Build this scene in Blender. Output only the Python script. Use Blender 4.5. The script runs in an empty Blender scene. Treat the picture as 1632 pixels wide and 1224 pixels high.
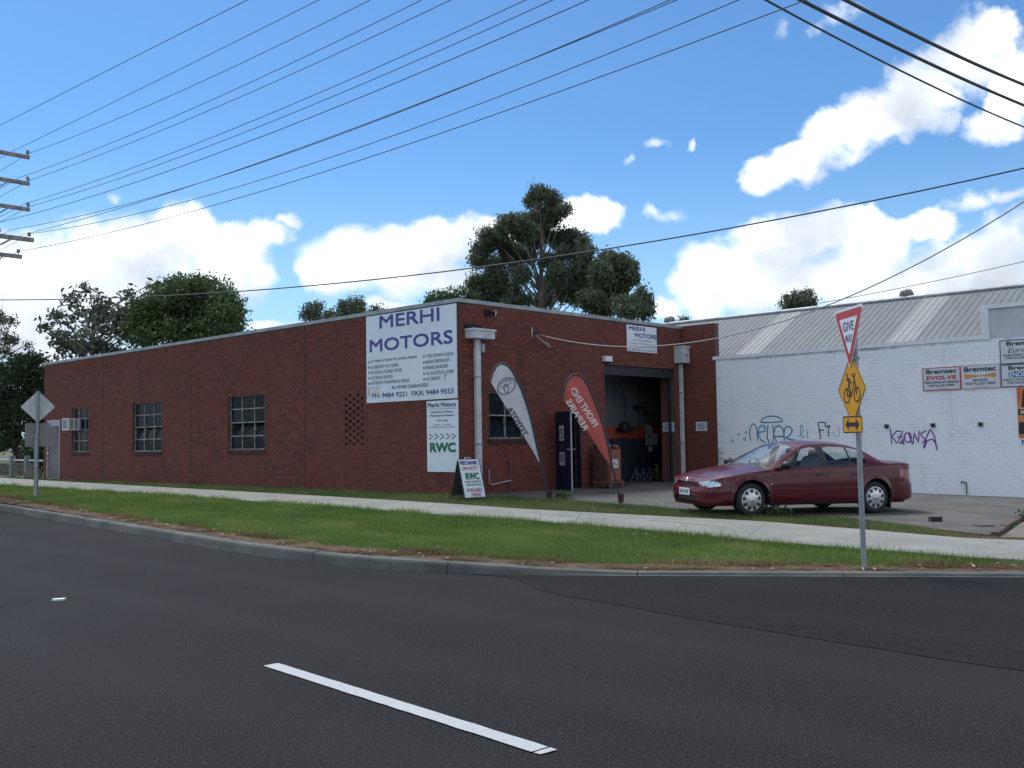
import bpy, bmesh, math, random
import numpy as np
from mathutils import Vector, Matrix
random.seed(7); rng = np.random.default_rng(7)
R = math.radians
scene = bpy.context.scene
col = scene.collection
# ------------------------------------------------------------------ camera
EYE = 1.66
cd = bpy.data.cameras.new('camera'); cam = bpy.data.objects.new('camera', cd); col.objects.link(cam)
cd.sensor_fit = 'HORIZONTAL'; cd.sensor_width = 36.0; cd.lens = 36.0 * 1600 / 1632
cd.clip_start = 0.05; cd.clip_end = 3000
_p, _r = R(3.2), R(0.9)
_f = Vector((0, math.cos(_p), math.sin(_p))); _x = Vector((1, 0, 0)); _d = Vector((0, math.sin(_p), -math.cos(_p)))
_x2 = math.cos(_r) * _x + math.sin(_r) * _d; _d2 = -math.sin(_r) * _x + math.cos(_r) * _d
m4 = Matrix.Identity(4)
for i in range(3):
    m4[i][0] = _x2[i]; m4[i][1] = -_d2[i]; m4[i][2] = -_f[i]
m4.translation = (0, 0, EYE)
cam.matrix_world = m4
scene.camera = cam
# ------------------------------------------------------------------ light
SUN_EL, SUN_AZ = R(63), R(-42)           # azimuth clockwise from +Y
SKY_STRENGTH, SUN_STRENGTH = 0.10, 1.3
scene.view_settings.view_transform = 'Standard'; scene.view_settings.look = 'None'
scene.view_settings.exposure = 1.25; scene.view_settings.gamma = 1.0; scene.view_settings.use_curve_mapping = False
sd = bpy.data.lights.new('sun', 'SUN'); sd.energy = SUN_STRENGTH; sd.angle = R(14)          # the sun stands behind thin cloud: soft shadows; sd.color = (1.0, 0.955, 0.89)
so = bpy.data.objects.new('sun', sd); col.objects.link(so)
sv = Vector((math.sin(SUN_AZ) * math.cos(SUN_EL), math.cos(SUN_AZ) * math.cos(SUN_EL), math.sin(SUN_EL)))
so.rotation_euler = sv.to_track_quat('Z', 'Y').to_euler(); so.location = (0, 0, 60)

CLOUDS = [(-0.4431, 0.1541, 0.0638, 0.0437, 1), (-0.3687, 0.175, 0.0804, 0.0344, 1), (-0.3128, 0.2009, 0.0338, 0.0262, 1), (-0.2839, 0.1698, 0.0488, 0.0387, 1), (-0.2398, 0.2027, 0.0265, 0.0138, 0.8), (-0.2158, 0.2153, 0.0155, 0.0075, 0.7), (-0.4528, 0.1088, 0.0822, 0.0437, 0.9), (-0.3848, 0.1283, 0.1001, 0.0469, 0.9), (-0.2693, 0.191, 0.0348, 0.025, 0.9), (-0.121, 0.1771, 0.0801, 0.0281, 1), (-0.1735, 0.1681, 0.04, 0.0213, 1), (-0.0709, 0.1931, 0.0529, 0.0225, 1), (-0.0266, 0.2094, 0.0312, 0.0156, 0.9), (-0.0077, 0.2061, 0.025, 0.0187, 0.9), (-0.158, 0.1908, 0.0244, 0.0175, 0.8), (-0.1276, 0.1366, 0.0295, 0.0094, 0.9), (-0.237, 0.1126, 0.0236, 0.0069, 0.8), (-0.0713, 0.1606, 0.056, 0.0138, 0.7), (0.0821, 0.2211, 0.0298, 0.0187, 1), (0.0493, 0.216, 0.0281, 0.0156, 0.9), (0.1028, 0.2228, 0.0149, 0.0112, 0.7), (0.1479, 0.2833, 0.0147, 0.0056, 0.45), (0.1189, 0.2694, 0.0074, 0.005, 0.45), (0.1775, 0.2798, 0.0055, 0.0075, 0.5), (0.1606, 0.2203, 0.0171, 0.005, 0.32), (0.2547, 0.2475, 0.0258, 0.0175, 1), (0.2863, 0.2588, 0.0299, 0.0169, 1), (0.3245, 0.2796, 0.0348, 0.0225, 1), (0.3646, 0.2958, 0.0358, 0.025, 1), (0.3983, 0.3121, 0.0346, 0.03, 1), (0.4366, 0.3342, 0.0301, 0.0325, 1), (0.4581, 0.3493, 0.0195, 0.0213, 0.95), (0.4725, 0.301, 0.021, 0.0344, 0.8), (0.46, 0.271, 0.0291, 0.0156, 0.6), (0.3971, 0.2823, 0.0262, 0.0187, 0.8), (0.3182, 0.2604, 0.027, 0.0112, 0.7), (0.4677, 0.3332, 0.0144, 0.0125, 0.6), (0.4698, 0.2621, 0.0086, 0.0075, 0.6), (0.3312, 0.3847, 0.019, 0.01, 0.38), (0.2756, 0.3808, 0.0081, 0.01, 0.32), (0.3108, 0.3804, 0.0142, 0.0075, 0.3), (0.2062, 0.1685, 0.0396, 0.03, 0.95), (0.2604, 0.1822, 0.0525, 0.0262, 1), (0.3044, 0.1934, 0.0375, 0.0213, 1), (0.347, 0.1946, 0.0253, 0.0175, 1), (0.3546, 0.1708, 0.0381, 0.0312, 1), (0.4029, 0.1935, 0.0239, 0.015, 0.95), (0.2386, 0.1487, 0.0708, 0.0281, 0.9), (0.3143, 0.1444, 0.0957, 0.0281, 0.9), (0.4345, 0.15, 0.0598, 0.0344, 0.95), (0.4635, 0.1696, 0.0287, 0.03, 0.9), (0.4637, 0.2125, 0.0144, 0.0094, 0.7), (0.4316, 0.2091, 0.0201, 0.0088, 0.55), (0.1931, 0.1314, 0.0313, 0.02, 0.8), (0.3969, 0.133, 0.0834, 0.025, 0.9), (0.1533, 0.1281, 0.0183, 0.0125, 0.5), (-0.3745, 0.2272, 0.0064, 0.0037, 0.35)]

class NT:
    """small node-graph builder"""
    def __init__(s, tree): s.t = tree; s.n = tree.nodes; s.l = tree.links
    def node(s, typ, **kw):
        n = s.n.new(typ)
        for k, v in kw.items(): setattr(n, k, v)
        return n
    def put(s, sock, v):
        if v is None: return
        if hasattr(v, 'is_output'): s.l.new(v, sock)
        else: sock.default_value = v
    def m(s, op, a, b=None, c=None, clamp=False):
        n = s.node('ShaderNodeMath', operation=op, use_clamp=clamp)
        s.put(n.inputs[0], a); s.put(n.inputs[1], b); s.put(n.inputs[2], c)
        return n.outputs[0]
    def vm(s, op, a, b=None, sc=None):
        n = s.node('ShaderNodeVectorMath', operation=op); s.put(n.inputs[0], a)
        if b is not None: s.put(n.inputs[1], b)
        if sc is not None: s.put(n.inputs['Scale'], sc)
        return n.outputs[0]
    def ramp(s, v, lo, hi, a=0.0, b=1.0, smooth=True):
        n = s.node('ShaderNodeMapRange', interpolation_type='SMOOTHSTEP' if smooth else 'LINEAR')
        s.put(n.inputs[0], v); s.put(n.inputs[1], lo); s.put(n.inputs[2], hi); s.put(n.inputs[3], a); s.put(n.inputs[4], b)
        return n.outputs[0]
    def noise(s, vec, scale, detail=4.0, rough=0.55, out=0):
        n = s.node('ShaderNodeTexNoise'); s.put(n.inputs['Vector'], vec)
        s.put(n.inputs['Scale'], scale); s.put(n.inputs['Detail'], detail); s.put(n.inputs['Roughness'], rough)
        return n.outputs[out]
    def mix(s, f, a, b, typ='MIX'):
        n = s.node('ShaderNodeMix', data_type='RGBA', blend_type=typ)
        s.put(n.inputs[0], f); s.put(n.inputs[6], a); s.put(n.inputs[7], b)
        return n.outputs[2]

def c4(c): return (c[0], c[1], c[2], 1.0)

world = bpy.data.worlds.new('World'); scene.world = world; world.use_nodes = True
world.node_tree.nodes.clear()
W_ = NT(world.node_tree)
sky = W_.node('ShaderNodeTexSky', sky_type='NISHITA', sun_disc=False)
sky.sun_elevation = SUN_EL; sky.sun_rotation = SUN_AZ % (2 * math.pi)
sky.air_density = 1.0; sky.dust_density = 0.5; sky.ozone_density = 3.0; sky.altitude = 50
tc = W_.node('ShaderNodeTexCoord').outputs['Generated']
sep = W_.node('ShaderNodeSeparateXYZ'); W_.put(sep.inputs[0], tc)
dx, dy, dz = sep.outputs
az = W_.m('ARCTAN2', dx, dy); el = W_.m('ARCSINE', dz)
warp = W_.noise(tc, 16.0, 6.0, 0.6, out=1)
wx = W_.node('ShaderNodeSeparateXYZ'); W_.put(wx.inputs[0], warp)
az2 = W_.m('MULTIPLY_ADD', W_.m('SUBTRACT', wx.outputs[0], 0.5), 0.06, az)
el2 = W_.m('MULTIPLY_ADD', W_.m('SUBTRACT', wx.outputs[1], 0.5), 0.045, el)
def blobs(az2, el2):
    dens = None
    for a, e, ra, re, w in CLOUDS:
        u = W_.m('MULTIPLY', W_.m('SUBTRACT', az2, a), 0.80 / ra); v = W_.m('MULTIPLY', W_.m('SUBTRACT', el2, e), 0.80 / re)
        r2 = W_.m('ADD', W_.m('MULTIPLY', u, u), W_.m('MULTIPLY', v, v))
        d = W_.m('MULTIPLY_ADD', r2, -w, w)
        dens = d if dens is None else W_.m('MAXIMUM', dens, d)
    return dens
dens = blobs(az2, el2)
above = blobs(az2, W_.m('ADD', el2, 0.024))          # how much cloud lies above: bases are greyer than tops
vor = W_.node('ShaderNodeTexVoronoi', feature='SMOOTH_F1'); W_.put(vor.inputs['Vector'], W_.vm('ADD', tc, W_.vm('SCALE', warp, sc=0.05))); vor.inputs['Scale'].default_value = 30.0; vor.inputs['Smoothness'].default_value = 0.6
billow = W_.m('SUBTRACT', 0.42, vor.outputs['Distance'])
fine = W_.noise(tc, 34.0, 9.0, 0.62)
fine2 = W_.noise(tc, 9.0, 5.0, 0.6)
dens = W_.m('MULTIPLY_ADD', W_.m('SUBTRACT', fine, 0.5), 1.0, dens)
dens = W_.m('MULTIPLY_ADD', billow, 0.55, dens)
dens = W_.m('MULTIPLY_ADD', W_.m('SUBTRACT', fine2, 0.5), 0.35, dens)
inner = W_.ramp(dens, 0.0, 0.80)
# broken cumulus over the unseen rest of the sky, cover thickened to raise ambient
gen = W_.m('ADD', W_.m('MULTIPLY', W_.noise(tc, 3.2, 9.0, 0.58), 1.0), W_.m('MULTIPLY', W_.m('SUBTRACT', fine, 0.5), 0.10))
rest = W_.ramp(gen, 0.44, 0.60)
away = W_.m('MAXIMUM', W_.ramp(W_.m('ABSOLUTE', az), 0.53, 0.75), W_.ramp(el, 0.42, 0.60))
rest = W_.m('MULTIPLY', rest, away)
cover = W_.m('MAXIMUM', inner, rest)
lum = W_.ramp(W_.noise(tc, 13.0, 6.0, 0.5), 0.28, 0.62, 0.70, 1.00)
lum = W_.m('MULTIPLY', lum, W_.ramp(W_.m('MULTIPLY_ADD', W_.m('SUBTRACT', fine, 0.5), 1.2, above), 0.35, 1.05, 1.04, 0.88))
lum = W_.m('MULTIPLY', lum, W_.ramp(el, 0.03, 0.20, 0.84, 1.0))
base = W_.mix(W_.ramp(lum, 0.78, 1.02), (0.72, 0.78, 0.86, 1), (1.0, 1.0, 1.0, 1))
ccol = W_.vm('SCALE', base, sc=W_.m('MULTIPLY', lum, 0.66 / SKY_STRENGTH))
skyc = W_.mix(1.0, sky.outputs[0], (0.335, 0.51, 0.635, 1), 'MULTIPLY')
skyc = W_.mix(W_.ramp(el, 0.0, 0.30, 0.55, 0.0), skyc, (0.30 / SKY_STRENGTH, 0.42 / SKY_STRENGTH, 0.53 / SKY_STRENGTH, 1))
colr = W_.mix(cover, skyc, ccol)
bg = W_.node('ShaderNodeBackground'); W_.put(bg.inputs[0], colr); bg.inputs[1].default_value = SKY_STRENGTH
wo = W_.node('ShaderNodeOutputWorld'); W_.l.new(bg.outputs[0], wo.inputs[0])

# ------------------------------------------------------------------ site frame
ANG = R(46.65)
U = Vector((-math.sin(ANG), math.cos(ANG), 0))       # along the street wall, away from the corner
V = Vector((math.cos(ANG), math.sin(ANG), 0))        # along the entrance wall, away from the corner
C0 = Vector((-1.2548, 23.9, 0)); E0 = C0 + V * 9.47
Z = Vector((0, 0, 1))
STREET = Vector((0.7272, -0.6864, 0))
def sst(x, a, b):
    t = np.clip((np.asarray(x, float) - a) / (b - a), 0, 1); return t * t * (3 - 2 * t)
def zg(x, y):
    """ground height of the verge, forecourt and yard"""
    x = np.asarray(x, float); y = np.asarray(y, float)
    a = -((x - C0.x) * V.x + (y - C0.y) * V.y); b = -((x - C0.x) * U.x + (y - C0.y) * U.y)
    k = .04
    return np.logaddexp((.36 - .028 * np.maximum(a, 0) - .026 * np.maximum(b, 0) - .007 * np.maximum(-a, 0)) / k, (.15 - .112 * sst(x, -1.5, 1.8)) / k) * k
def G(x, y, dz=0.0): return Vector((x, y, float(zg(x, y)) + dz))

# ------------------------------------------------------------------ materials
MATS = {}
def mat(name, c, rough=0.6, metal=0.0, var=0.0, vscale=3.0, bump=0.0, bscale=60.0, spec=0.5, c2=None, detail=5.0, coat=0.0, emit=None, coords='Object', stretch=None, lo=0.35, hi=0.65):
    """Principled material: colour mottled towards c2 (or darker by var), optional fine bump"""
    if name in MATS: return MATS[name]
    m = bpy.data.materials.new(name); m.use_nodes = True; t = NT(m.node_tree)
    b = t.n['Principled BSDF']
    b.inputs['Base Color'].default_value = c4(c); b.inputs['Roughness'].default_value = rough; b.inputs['Metallic'].default_value = metal
    b.inputs['Specular IOR Level'].default_value = spec; b.inputs['Coat Weight'].default_value = coat; b.inputs['Coat Roughness'].default_value = 0.06
    vec = t.node('ShaderNodeTexCoord').outputs[coords]
    if stretch: vec = t.vm('MULTIPLY', vec, stretch)
    if var or c2:
        c2 = c2 or tuple(max(0, k * (1 - var)) for k in c)
        f = t.ramp(t.noise(vec, vscale, detail, 0.6), lo, hi)
        t.l.new(t.mix(f, c4(c), c4(c2)), b.inputs['Base Color'])
    if bump:
        bn = t.node('ShaderNodeBump'); bn.inputs['Strength'].default_value = bump; bn.inputs['Distance'].default_value = 0.02
        t.l.new(t.noise(vec, bscale, 4.0, 0.6), bn.inputs['Height']); t.l.new(bn.outputs[0], b.inputs['Normal'])
    MATS[name] = m
    return m

# ------------------------------------------------------------------ mesh helpers
class MB:
    def __init__(s): s.v = []; s.f = []; s.sm = []
    def add(s, vs, fs, smooth=False):
        o = len(s.v); s.v += [tuple(v) for v in vs]; s.f += [tuple(i + o for i in f) for f in fs]; s.sm += [smooth] * len(fs)
    def box(s, o, a, b, c):
        """parallelepiped from corner o along the vectors a, b, c"""
        o, a, b, c = Vector(o), Vector(a), Vector(b), Vector(c)
        vs = [o, o + a, o + a + b, o + b, o + c, o + a + c, o + a + b + c, o + b + c]
        fs = [(0, 3, 2, 1), (4, 5, 6, 7), (0, 1, 5, 4), (1, 2, 6, 5), (2, 3, 7, 6), (3, 0, 4, 7)]
        if a.cross(b).dot(c) < 0: fs = [f[::-1] for f in fs]
        s.add(vs, fs)
    def cbox(s, c, x, y, z):
        """box centred on c with full edge vectors"""
        c, x, y, z = Vector(c), Vector(x), Vector(y), Vector(z); s.box(c - x / 2 - y / 2 - z / 2, x, y, z)
    def prism(s, pts, d):
        """extrude the planar outline pts by vector d"""
        n = len(pts); pts = [Vector(p) for p in pts]; d = Vector(d)
        s.add(pts + [p + d for p in pts], [tuple(range(n))[::-1], tuple(range(n, 2 * n))] + [(i, (i + 1) % n, (i + 1) % n + n, i + n) for i in range(n)])
    def tube(s, pts, r, n=8, caps=True, smooth=True):
        pts = [Vector(p) for p in pts]; m = len(pts)
        rr = r if isinstance(r, (list, tuple, np.ndarray)) else [r] * m
        ref = None; vs = []
        for i, p in enumerate(pts):
            t = (pts[min(i + 1, m - 1)] - pts[max(i - 1, 0)]).normalized()
            if ref is None: ref = Vector((0, 0, 1)) if abs(t.z) < 0.9 else Vector((1, 0, 0))
            x = (ref - t * ref.dot(t)).normalized(); y = t.cross(x); ref = x
            for k in range(n):
                a = 2 * math.pi * k / n; vs.append(p + (x * math.cos(a) + y * math.sin(a)) * rr[i])
        fs = [(i * n + k, i * n + (k + 1) % n, (i + 1) * n + (k + 1) % n, (i + 1) * n + k) for i in range(m - 1) for k in range(n)]
        s.add(vs, fs, smooth)
        if caps: s.add(vs[:n], [tuple(range(n))[::-1]]); s.add(vs[-n:], [tuple(range(n))])
    def lathe(s, o, axis, prof, n=24, smooth=True):
        """prof: list of (radius, distance along axis)"""
        o = Vector(o); ax = Vector(axis).normalized(); ref = Vector((0, 0, 1)) if abs(ax.z) < .9 else Vector((1, 0, 0))
        x = ref.cross(ax).normalized(); y = ax.cross(x); vs = []
        for r, h in prof:
            for k in range(n):
                a = 2 * math.pi * k / n; vs.append(o + ax * h + (x * math.cos(a) + y * math.sin(a)) * r)
        s.add(vs, [(i * n + k, i * n + (k + 1) % n, (i + 1) * n + (k + 1) % n, (i + 1) * n + k) for i in range(len(prof) - 1) for k in range(n)], smooth)
    def ribbon(s, pts, w, nrm, close=False):
        """flat stroke of width w through pts on a surface with normal nrm"""
        pts = [Vector(p) for p in pts]; nrm = Vector(nrm); n = len(pts); vs = []
        for i, p in enumerate(pts):
            if close: t = pts[(i + 1) % n] - pts[(i - 1) % n]
            else: t = pts[min(i + 1, n - 1)] - pts[max(i - 1, 0)]
            t = t.normalized(); q = nrm.cross(t) * (w / 2); vs += [p + q, p - q]
        rng_ = range(n if close else n - 1)
        s.add(vs, [(2 * i, 2 * i + 1, 2 * ((i + 1) % n) + 1, 2 * ((i + 1) % n)) for i in rng_])

ROOT = {}
def root_loc(o): return ROOT.get(o.name, Vector((0, 0, 0)))
def place(o, parent):
    col.objects.link(o)
    if parent is not None: o.parent = parent; ROOT[o.name] = root_loc(parent)
    return o
def mesh_of(name, mb, mats, origin):
    me = bpy.data.meshes.new(name)
    me.from_pydata([(x - origin[0], y - origin[1], z - origin[2]) for x, y, z in mb.v], [], mb.f)
    me.polygons.foreach_set('use_smooth', mb.sm)
    for m in (mats if isinstance(mats, (list, tuple)) else [mats]): me.materials.append(m)
    me.update()
    return me
def part(name, mb, m, parent, label=None, kind=None):
    """one part (mesh in world coordinates) under its thing"""
    o = bpy.data.objects.new(name, mesh_of(name, mb, m, root_loc(parent)))
    place(o, parent)
    if label: o['label'] = label
    if kind: o['kind'] = kind
    return o
def thing(name, label, cat, loc, group=None):
    o = bpy.data.objects.new(name, None); o.empty_display_size = 0.2; o.location = loc; col.objects.link(o); ROOT[o.name] = Vector(loc)
    o['label'] = label; o['category'] = cat
    if group: o['group'] = group
    return o
def solo(name, mb, m, label, cat, loc=None, group=None, kind=None):
    """a thing that is one mesh"""
    loc = Vector(loc) if loc is not None else Vector(mb.v[0])
    o = bpy.data.objects.new(name, mesh_of(name, mb, m, loc)); o.location = loc; col.objects.link(o); ROOT[o.name] = loc
    if label: o['label'] = label
    if cat: o['category'] = cat
    if group: o['group'] = group
    if kind: o['kind'] = kind
    return o
def struct(name, mb, m):
    o = bpy.data.objects.new(name, mesh_of(name, mb, m, (0, 0, 0))); col.objects.link(o); ROOT[o.name] = Vector((0, 0, 0)); o['kind'] = 'structure'
    return o
def big_mesh(name, verts, faces, mats, loc=(0, 0, 0), attr=None, smooth=False):
    """fast mesh from numpy arrays (all faces with the same corner count)"""
    verts = np.asarray(verts, np.float32) - np.asarray(loc, np.float32); faces = np.asarray(faces, np.int32); k = faces.shape[1]
    me = bpy.data.meshes.new(name); me.vertices.add(len(verts)); me.vertices.foreach_set('co', verts.ravel())
    me.loops.add(faces.size); me.loops.foreach_set('vertex_index', faces.ravel())
    me.polygons.add(len(faces)); me.polygons.foreach_set('loop_start', np.arange(0, faces.size, k, dtype=np.int32))
    if smooth: me.polygons.foreach_set('use_smooth', np.ones(len(faces), bool))
    for m in (mats if isinstance(mats, (list, tuple)) else [mats]): me.materials.append(m)
    if attr is not None:
        a = me.attributes.new('tint', 'FLOAT', 'POINT'); a.data.foreach_set('value', np.asarray(attr, np.float32))
    me.update(calc_edges=True); me.validate()
    return me

class Face:
    """a flat face to write or draw on: origin, right, up, outward"""
    def __init__(s, o, r, u, n): s.o, s.r, s.u, s.n = Vector(o), Vector(r).normalized(), Vector(u).normalized(), Vector(n).normalized()
    def p(s, a, b, d=0.0): return s.o + s.r * a + s.u * b + s.n * d

_txt = {}
def glyphs(body, bold=0.0, shear=0.0):
    k = (body, bold, shear)
    if k not in _txt:
        cu = bpy.data.curves.new('lettering', 'FONT'); cu.body = body; cu.size = 1.0; cu.offset = bold; cu.shear = shear; cu.resolution_u = 3; cu.fill_mode = 'FRONT'
        ob = bpy.data.objects.new('lettering', cu); col.objects.link(ob)
        dg = bpy.context.evaluated_depsgraph_get(); dg.update()
        me = bpy.data.meshes.new_from_object(ob.evaluated_get(dg))
        vs = np.array([v.co[:2] for v in me.vertices]); fs = [tuple(p.vertices) for p in me.polygons]
        bpy.data.objects.remove(ob); bpy.data.curves.remove(cu); bpy.data.meshes.remove(me)
        vs = vs - vs.min(0); _txt[k] = (vs / vs.max(0), fs)
    return _txt[k]
def write(mb, F, body, x, y, w, h, d=0.003, bold=0.0, shear=0.0, mirror=False):
    """flat print of body filling the box x..x+w, y..y+h of face F; bold thickens the strokes with shifted layers"""
    vs, fs = glyphs(body, 0.0, shear)
    b = bold * h * 1.5; layers = [(0, 0)] if b == 0 else [(-b, -b), (b, -b), (-b, b), (b, b)]
    for k, (sx, sy) in enumerate(layers):
        pts = []
        for p, q in vs:
            a = b + (1 - p if mirror else p) * (w - 2 * b) + sx
            pts.append(F.p(x + a, y + b + q * (h - 2 * b) + sy, d + k * .0004))
        mb.add(pts, [f[::-1] for f in fs] if mirror else fs)
def panel(mb, F, x0, y0, x1, y1, d0, d1):
    mb.box(F.p(x0, y0, d0), F.r * (x1 - x0), F.u * (y1 - y0), F.n * (d1 - d0))
# ================================================================== GROUND, ROAD, PATH
def wmat(name, build):
    """material built from world-scale noise by a function(NT, bsdf, vec)"""
    m = bpy.data.materials.new(name); m.use_nodes = True; t = NT(m.node_tree); b = t.n['Principled BSDF']
    build(t, b, t.node('ShaderNodeTexCoord').outputs['Object']); MATS[name] = m
    return m
def bumpnode(t, b, h, strength, dist):
    bn = t.node('ShaderNodeBump'); bn.inputs['Strength'].default_value = strength; bn.inputs['Distance'].default_value = dist
    t.l.new(h, bn.inputs['Height']); t.l.new(bn.outputs[0], b.inputs['Normal'])
def asphalt(c, c2, lightstone):
    def f(t, b, vec):
        big = t.ramp(t.noise(vec, 0.35, 4), 0.35, 0.65)
        streak = t.noise(t.vm('MULTIPLY', vec, (0.9, 0.5, 1)), 1.3, 6)
        base = t.mix(t.m('MULTIPLY_ADD', big, 0.6, t.m('MULTIPLY', streak, 0.4)), c4(c), c4(c2))
        g = t.noise(vec, 62.0, 4.0, 0.75)
        base = t.mix(t.ramp(g, 0.51, 0.66), base, c4(tuple(k * 3.8 for k in c)))
        g2 = t.noise(vec, 24.0, 3.0, 0.7); base = t.mix(t.ramp(g2, 0.55, 0.72, 0, .55), base, c4(tuple(k * .35 for k in c)))
        base = t.mix(t.ramp(g, 0.48, 0.34), base, c4(tuple(k * 0.22 for k in c)))
        # polished wheel tracks along the street, oil down the middle of the lane
        sp = t.node('ShaderNodeSeparateXYZ'); t.put(sp.inputs[0], vec)
        lat = t.m('ADD', t.m('MULTIPLY', sp.outputs[0], 0.6864), t.m('MULTIPLY', sp.outputs[1], 0.7272))
        wv = t.m('SINE', t.m('MULTIPLY', t.m('ADD', lat, t.m('MULTIPLY', t.noise(vec, .5, 2), .7)), 3.7))
        base = t.mix(t.m('MULTIPLY', t.ramp(wv, .1, 1.0), .30), base, c4(tuple(k * 1.9 for k in c)))
        base = t.mix(t.ramp(t.noise(vec, 0.8, 5, .7), .60, .72, 0, .5), base, c4(tuple(k * .5 for k in c)))
        vo = t.node('ShaderNodeTexVoronoi'); t.put(vo.inputs['Vector'], vec); vo.inputs['Scale'].default_value = 14.0
        spots = t.m('LESS_THAN', vo.outputs['Distance'], 0.045)
        sc = t.node('ShaderNodeSeparateColor'); t.put(sc.inputs[0], vo.outputs['Color'])
        spots = t.m('MULTIPLY', spots, t.m('GREATER_THAN', sc.outputs[0], 0.90))
        base = t.mix(t.m('MULTIPLY', spots, lightstone), base, (0.5, 0.48, 0.44, 1))
        t.l.new(base, b.inputs['Base Color']); b.inputs['Roughness'].default_value = 0.85; b.inputs['Specular IOR Level'].default_value = 0.12
        bumpnode(t, b, t.noise(vec, 130.0, 3.0, 0.7), 0.55, 0.012)
    return f
M_road = wmat('asphalt', asphalt((0.0155, 0.0148, 0.0152), (0.0215, 0.0206, 0.0210), 0.8))
M_side = wmat('new_asphalt', asphalt((0.0108, 0.0102, 0.0104), (0.0145, 0.0138, 0.0140), 0.5))
def concrete(c, c2, dark, joint=0):
    def f(t, b, vec):
        base = t.mix(t.ramp(t.noise(vec, 0.9, 6, 0.65), 0.33, 0.68), c4(c), c4(c2))
        base = t.mix(t.m('MULTIPLY', t.ramp(t.noise(vec, 3.7, 6, 0.7), 0.54, 0.75), 0.55), base, c4(dark))
        sp = t.noise(vec, 60.0, 4, 0.6)
        base = t.mix(t.ramp(sp, 0.55, 0.75, 0, 0.35), base, c4(dark))
        t.l.new(base, b.inputs['Base Color']); b.inputs['Roughness'].default_value = 0.85; b.inputs['Specular IOR Level'].default_value = 0.3
        bumpnode(t, b, sp, 0.35, 0.006)
    return f
M_path = wmat('path_concrete', concrete((0.200, 0.202, 0.178), (0.256, 0.257, 0.230), (0.128, 0.126, 0.110)))
M_kerb = wmat('kerb_concrete', concrete((0.074, 0.077, 0.073), (0.130, 0.130, 0.120), (0.028, 0.029, 0.028)))
M_fore = wmat('forecourt_surface', concrete((0.078, 0.075, 0.068), (0.125, 0.120, 0.108), (0.042, 0.041, 0.039)))
M_yard = wmat('yard_surface', concrete((0.15, 0.13, 0.11), (0.19, 0.165, 0.14), (0.10, 0.085, 0.07)))
M_gap = mat('joint_dirt', (0.05, 0.045, 0.04), 0.95)
def soil(t, b, vec):
    a = t.node('ShaderNodeAttribute'); a.attribute_name = 'tint'
    dirt = t.mix(t.ramp(t.noise(vec, 5.0, 6, 0.65), 0.35, 0.65), (0.075, 0.050, 0.034, 1), (0.145, 0.105, 0.068, 1))
    turf = t.mix(t.ramp(t.noise(vec, 2.0, 6, 0.65), 0.35, 0.65), (0.045, 0.075, 0.020, 1), (0.085, 0.10, 0.035, 1))
    f = t.ramp(t.m('MULTIPLY_ADD', t.m('SUBTRACT', t.noise(vec, 4.0, 5), 0.5), 0.9, a.outputs['Fac']), 0.3, 0.7)
    t.l.new(t.mix(f, dirt, turf), b.inputs['Base Color']); b.inputs['Roughness'].default_value = 0.95; b.inputs['Specular IOR Level'].default_value = 0.15
    bumpnode(t, b, t.noise(vec, 45.0, 5, 0.7), 0.8, 0.02)
M_soil = wmat('soil', soil)
M_far = mat('far_ground', (0.06, 0.075, 0.03), 0.95, c2=(0.10, 0.09, 0.05), vscale=0.05)

# front foot of the kerb, left to right
KERB = [(-60, 82), (-40, 58.4), (-26, 41.7), (-20, 34.4), (-13.5, 26.65), (-9.71, 22.05), (-6.58, 18.3), (-4.21, 15.45), (-2.56, 13.80), (-1.81, 13.23), (-0.95, 12.72), (0.22, 12.36), (1.6, 12.20), (3.1, 11.98), (4.5, 11.78), (5.75, 11.60), (9, 11.1), (14, 10.2), (30, 7.2)]
def resample(pts, step):
    P = np.array(pts, float); s = np.r_[0, np.cumsum(np.linalg.norm(np.diff(P, axis=0), axis=1))]
    q = np.arange(0, s[-1], step); X = np.interp(q, s, P[:, 0]); Y = np.interp(q, s, P[:, 1])
    # light smoothing of the corners
    for _ in range(2): X[1:-1] = (X[:-2] + 2 * X[1:-1] + X[2:]) / 4; Y[1:-1] = (Y[:-2] + 2 * Y[1:-1] + Y[2:]) / 4
    return np.c_[X, Y]
KS = resample(KERB, 0.3)
def kerb_h(x): return .155 - .112 * float(sst(x, -1.5, 1.8))

mb = MB(); mb.add([(1500 * math.cos(a * math.pi / 32), 1500 * math.sin(a * math.pi / 32), -0.35) for a in range(64)], [tuple(range(64))])
struct('ground', mb, M_far)
# main road: from the kerb to well behind the camera
mb = MB(); n = len(KS)
mb.add([(x, y, 0) for x, y in KS] + [(x - 14, y - 48, 0) for x, y in KS], [(i, i + n, i + n + 1, i + 1) for i in range(n - 1)])
struct('road', mb, M_road)
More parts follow.
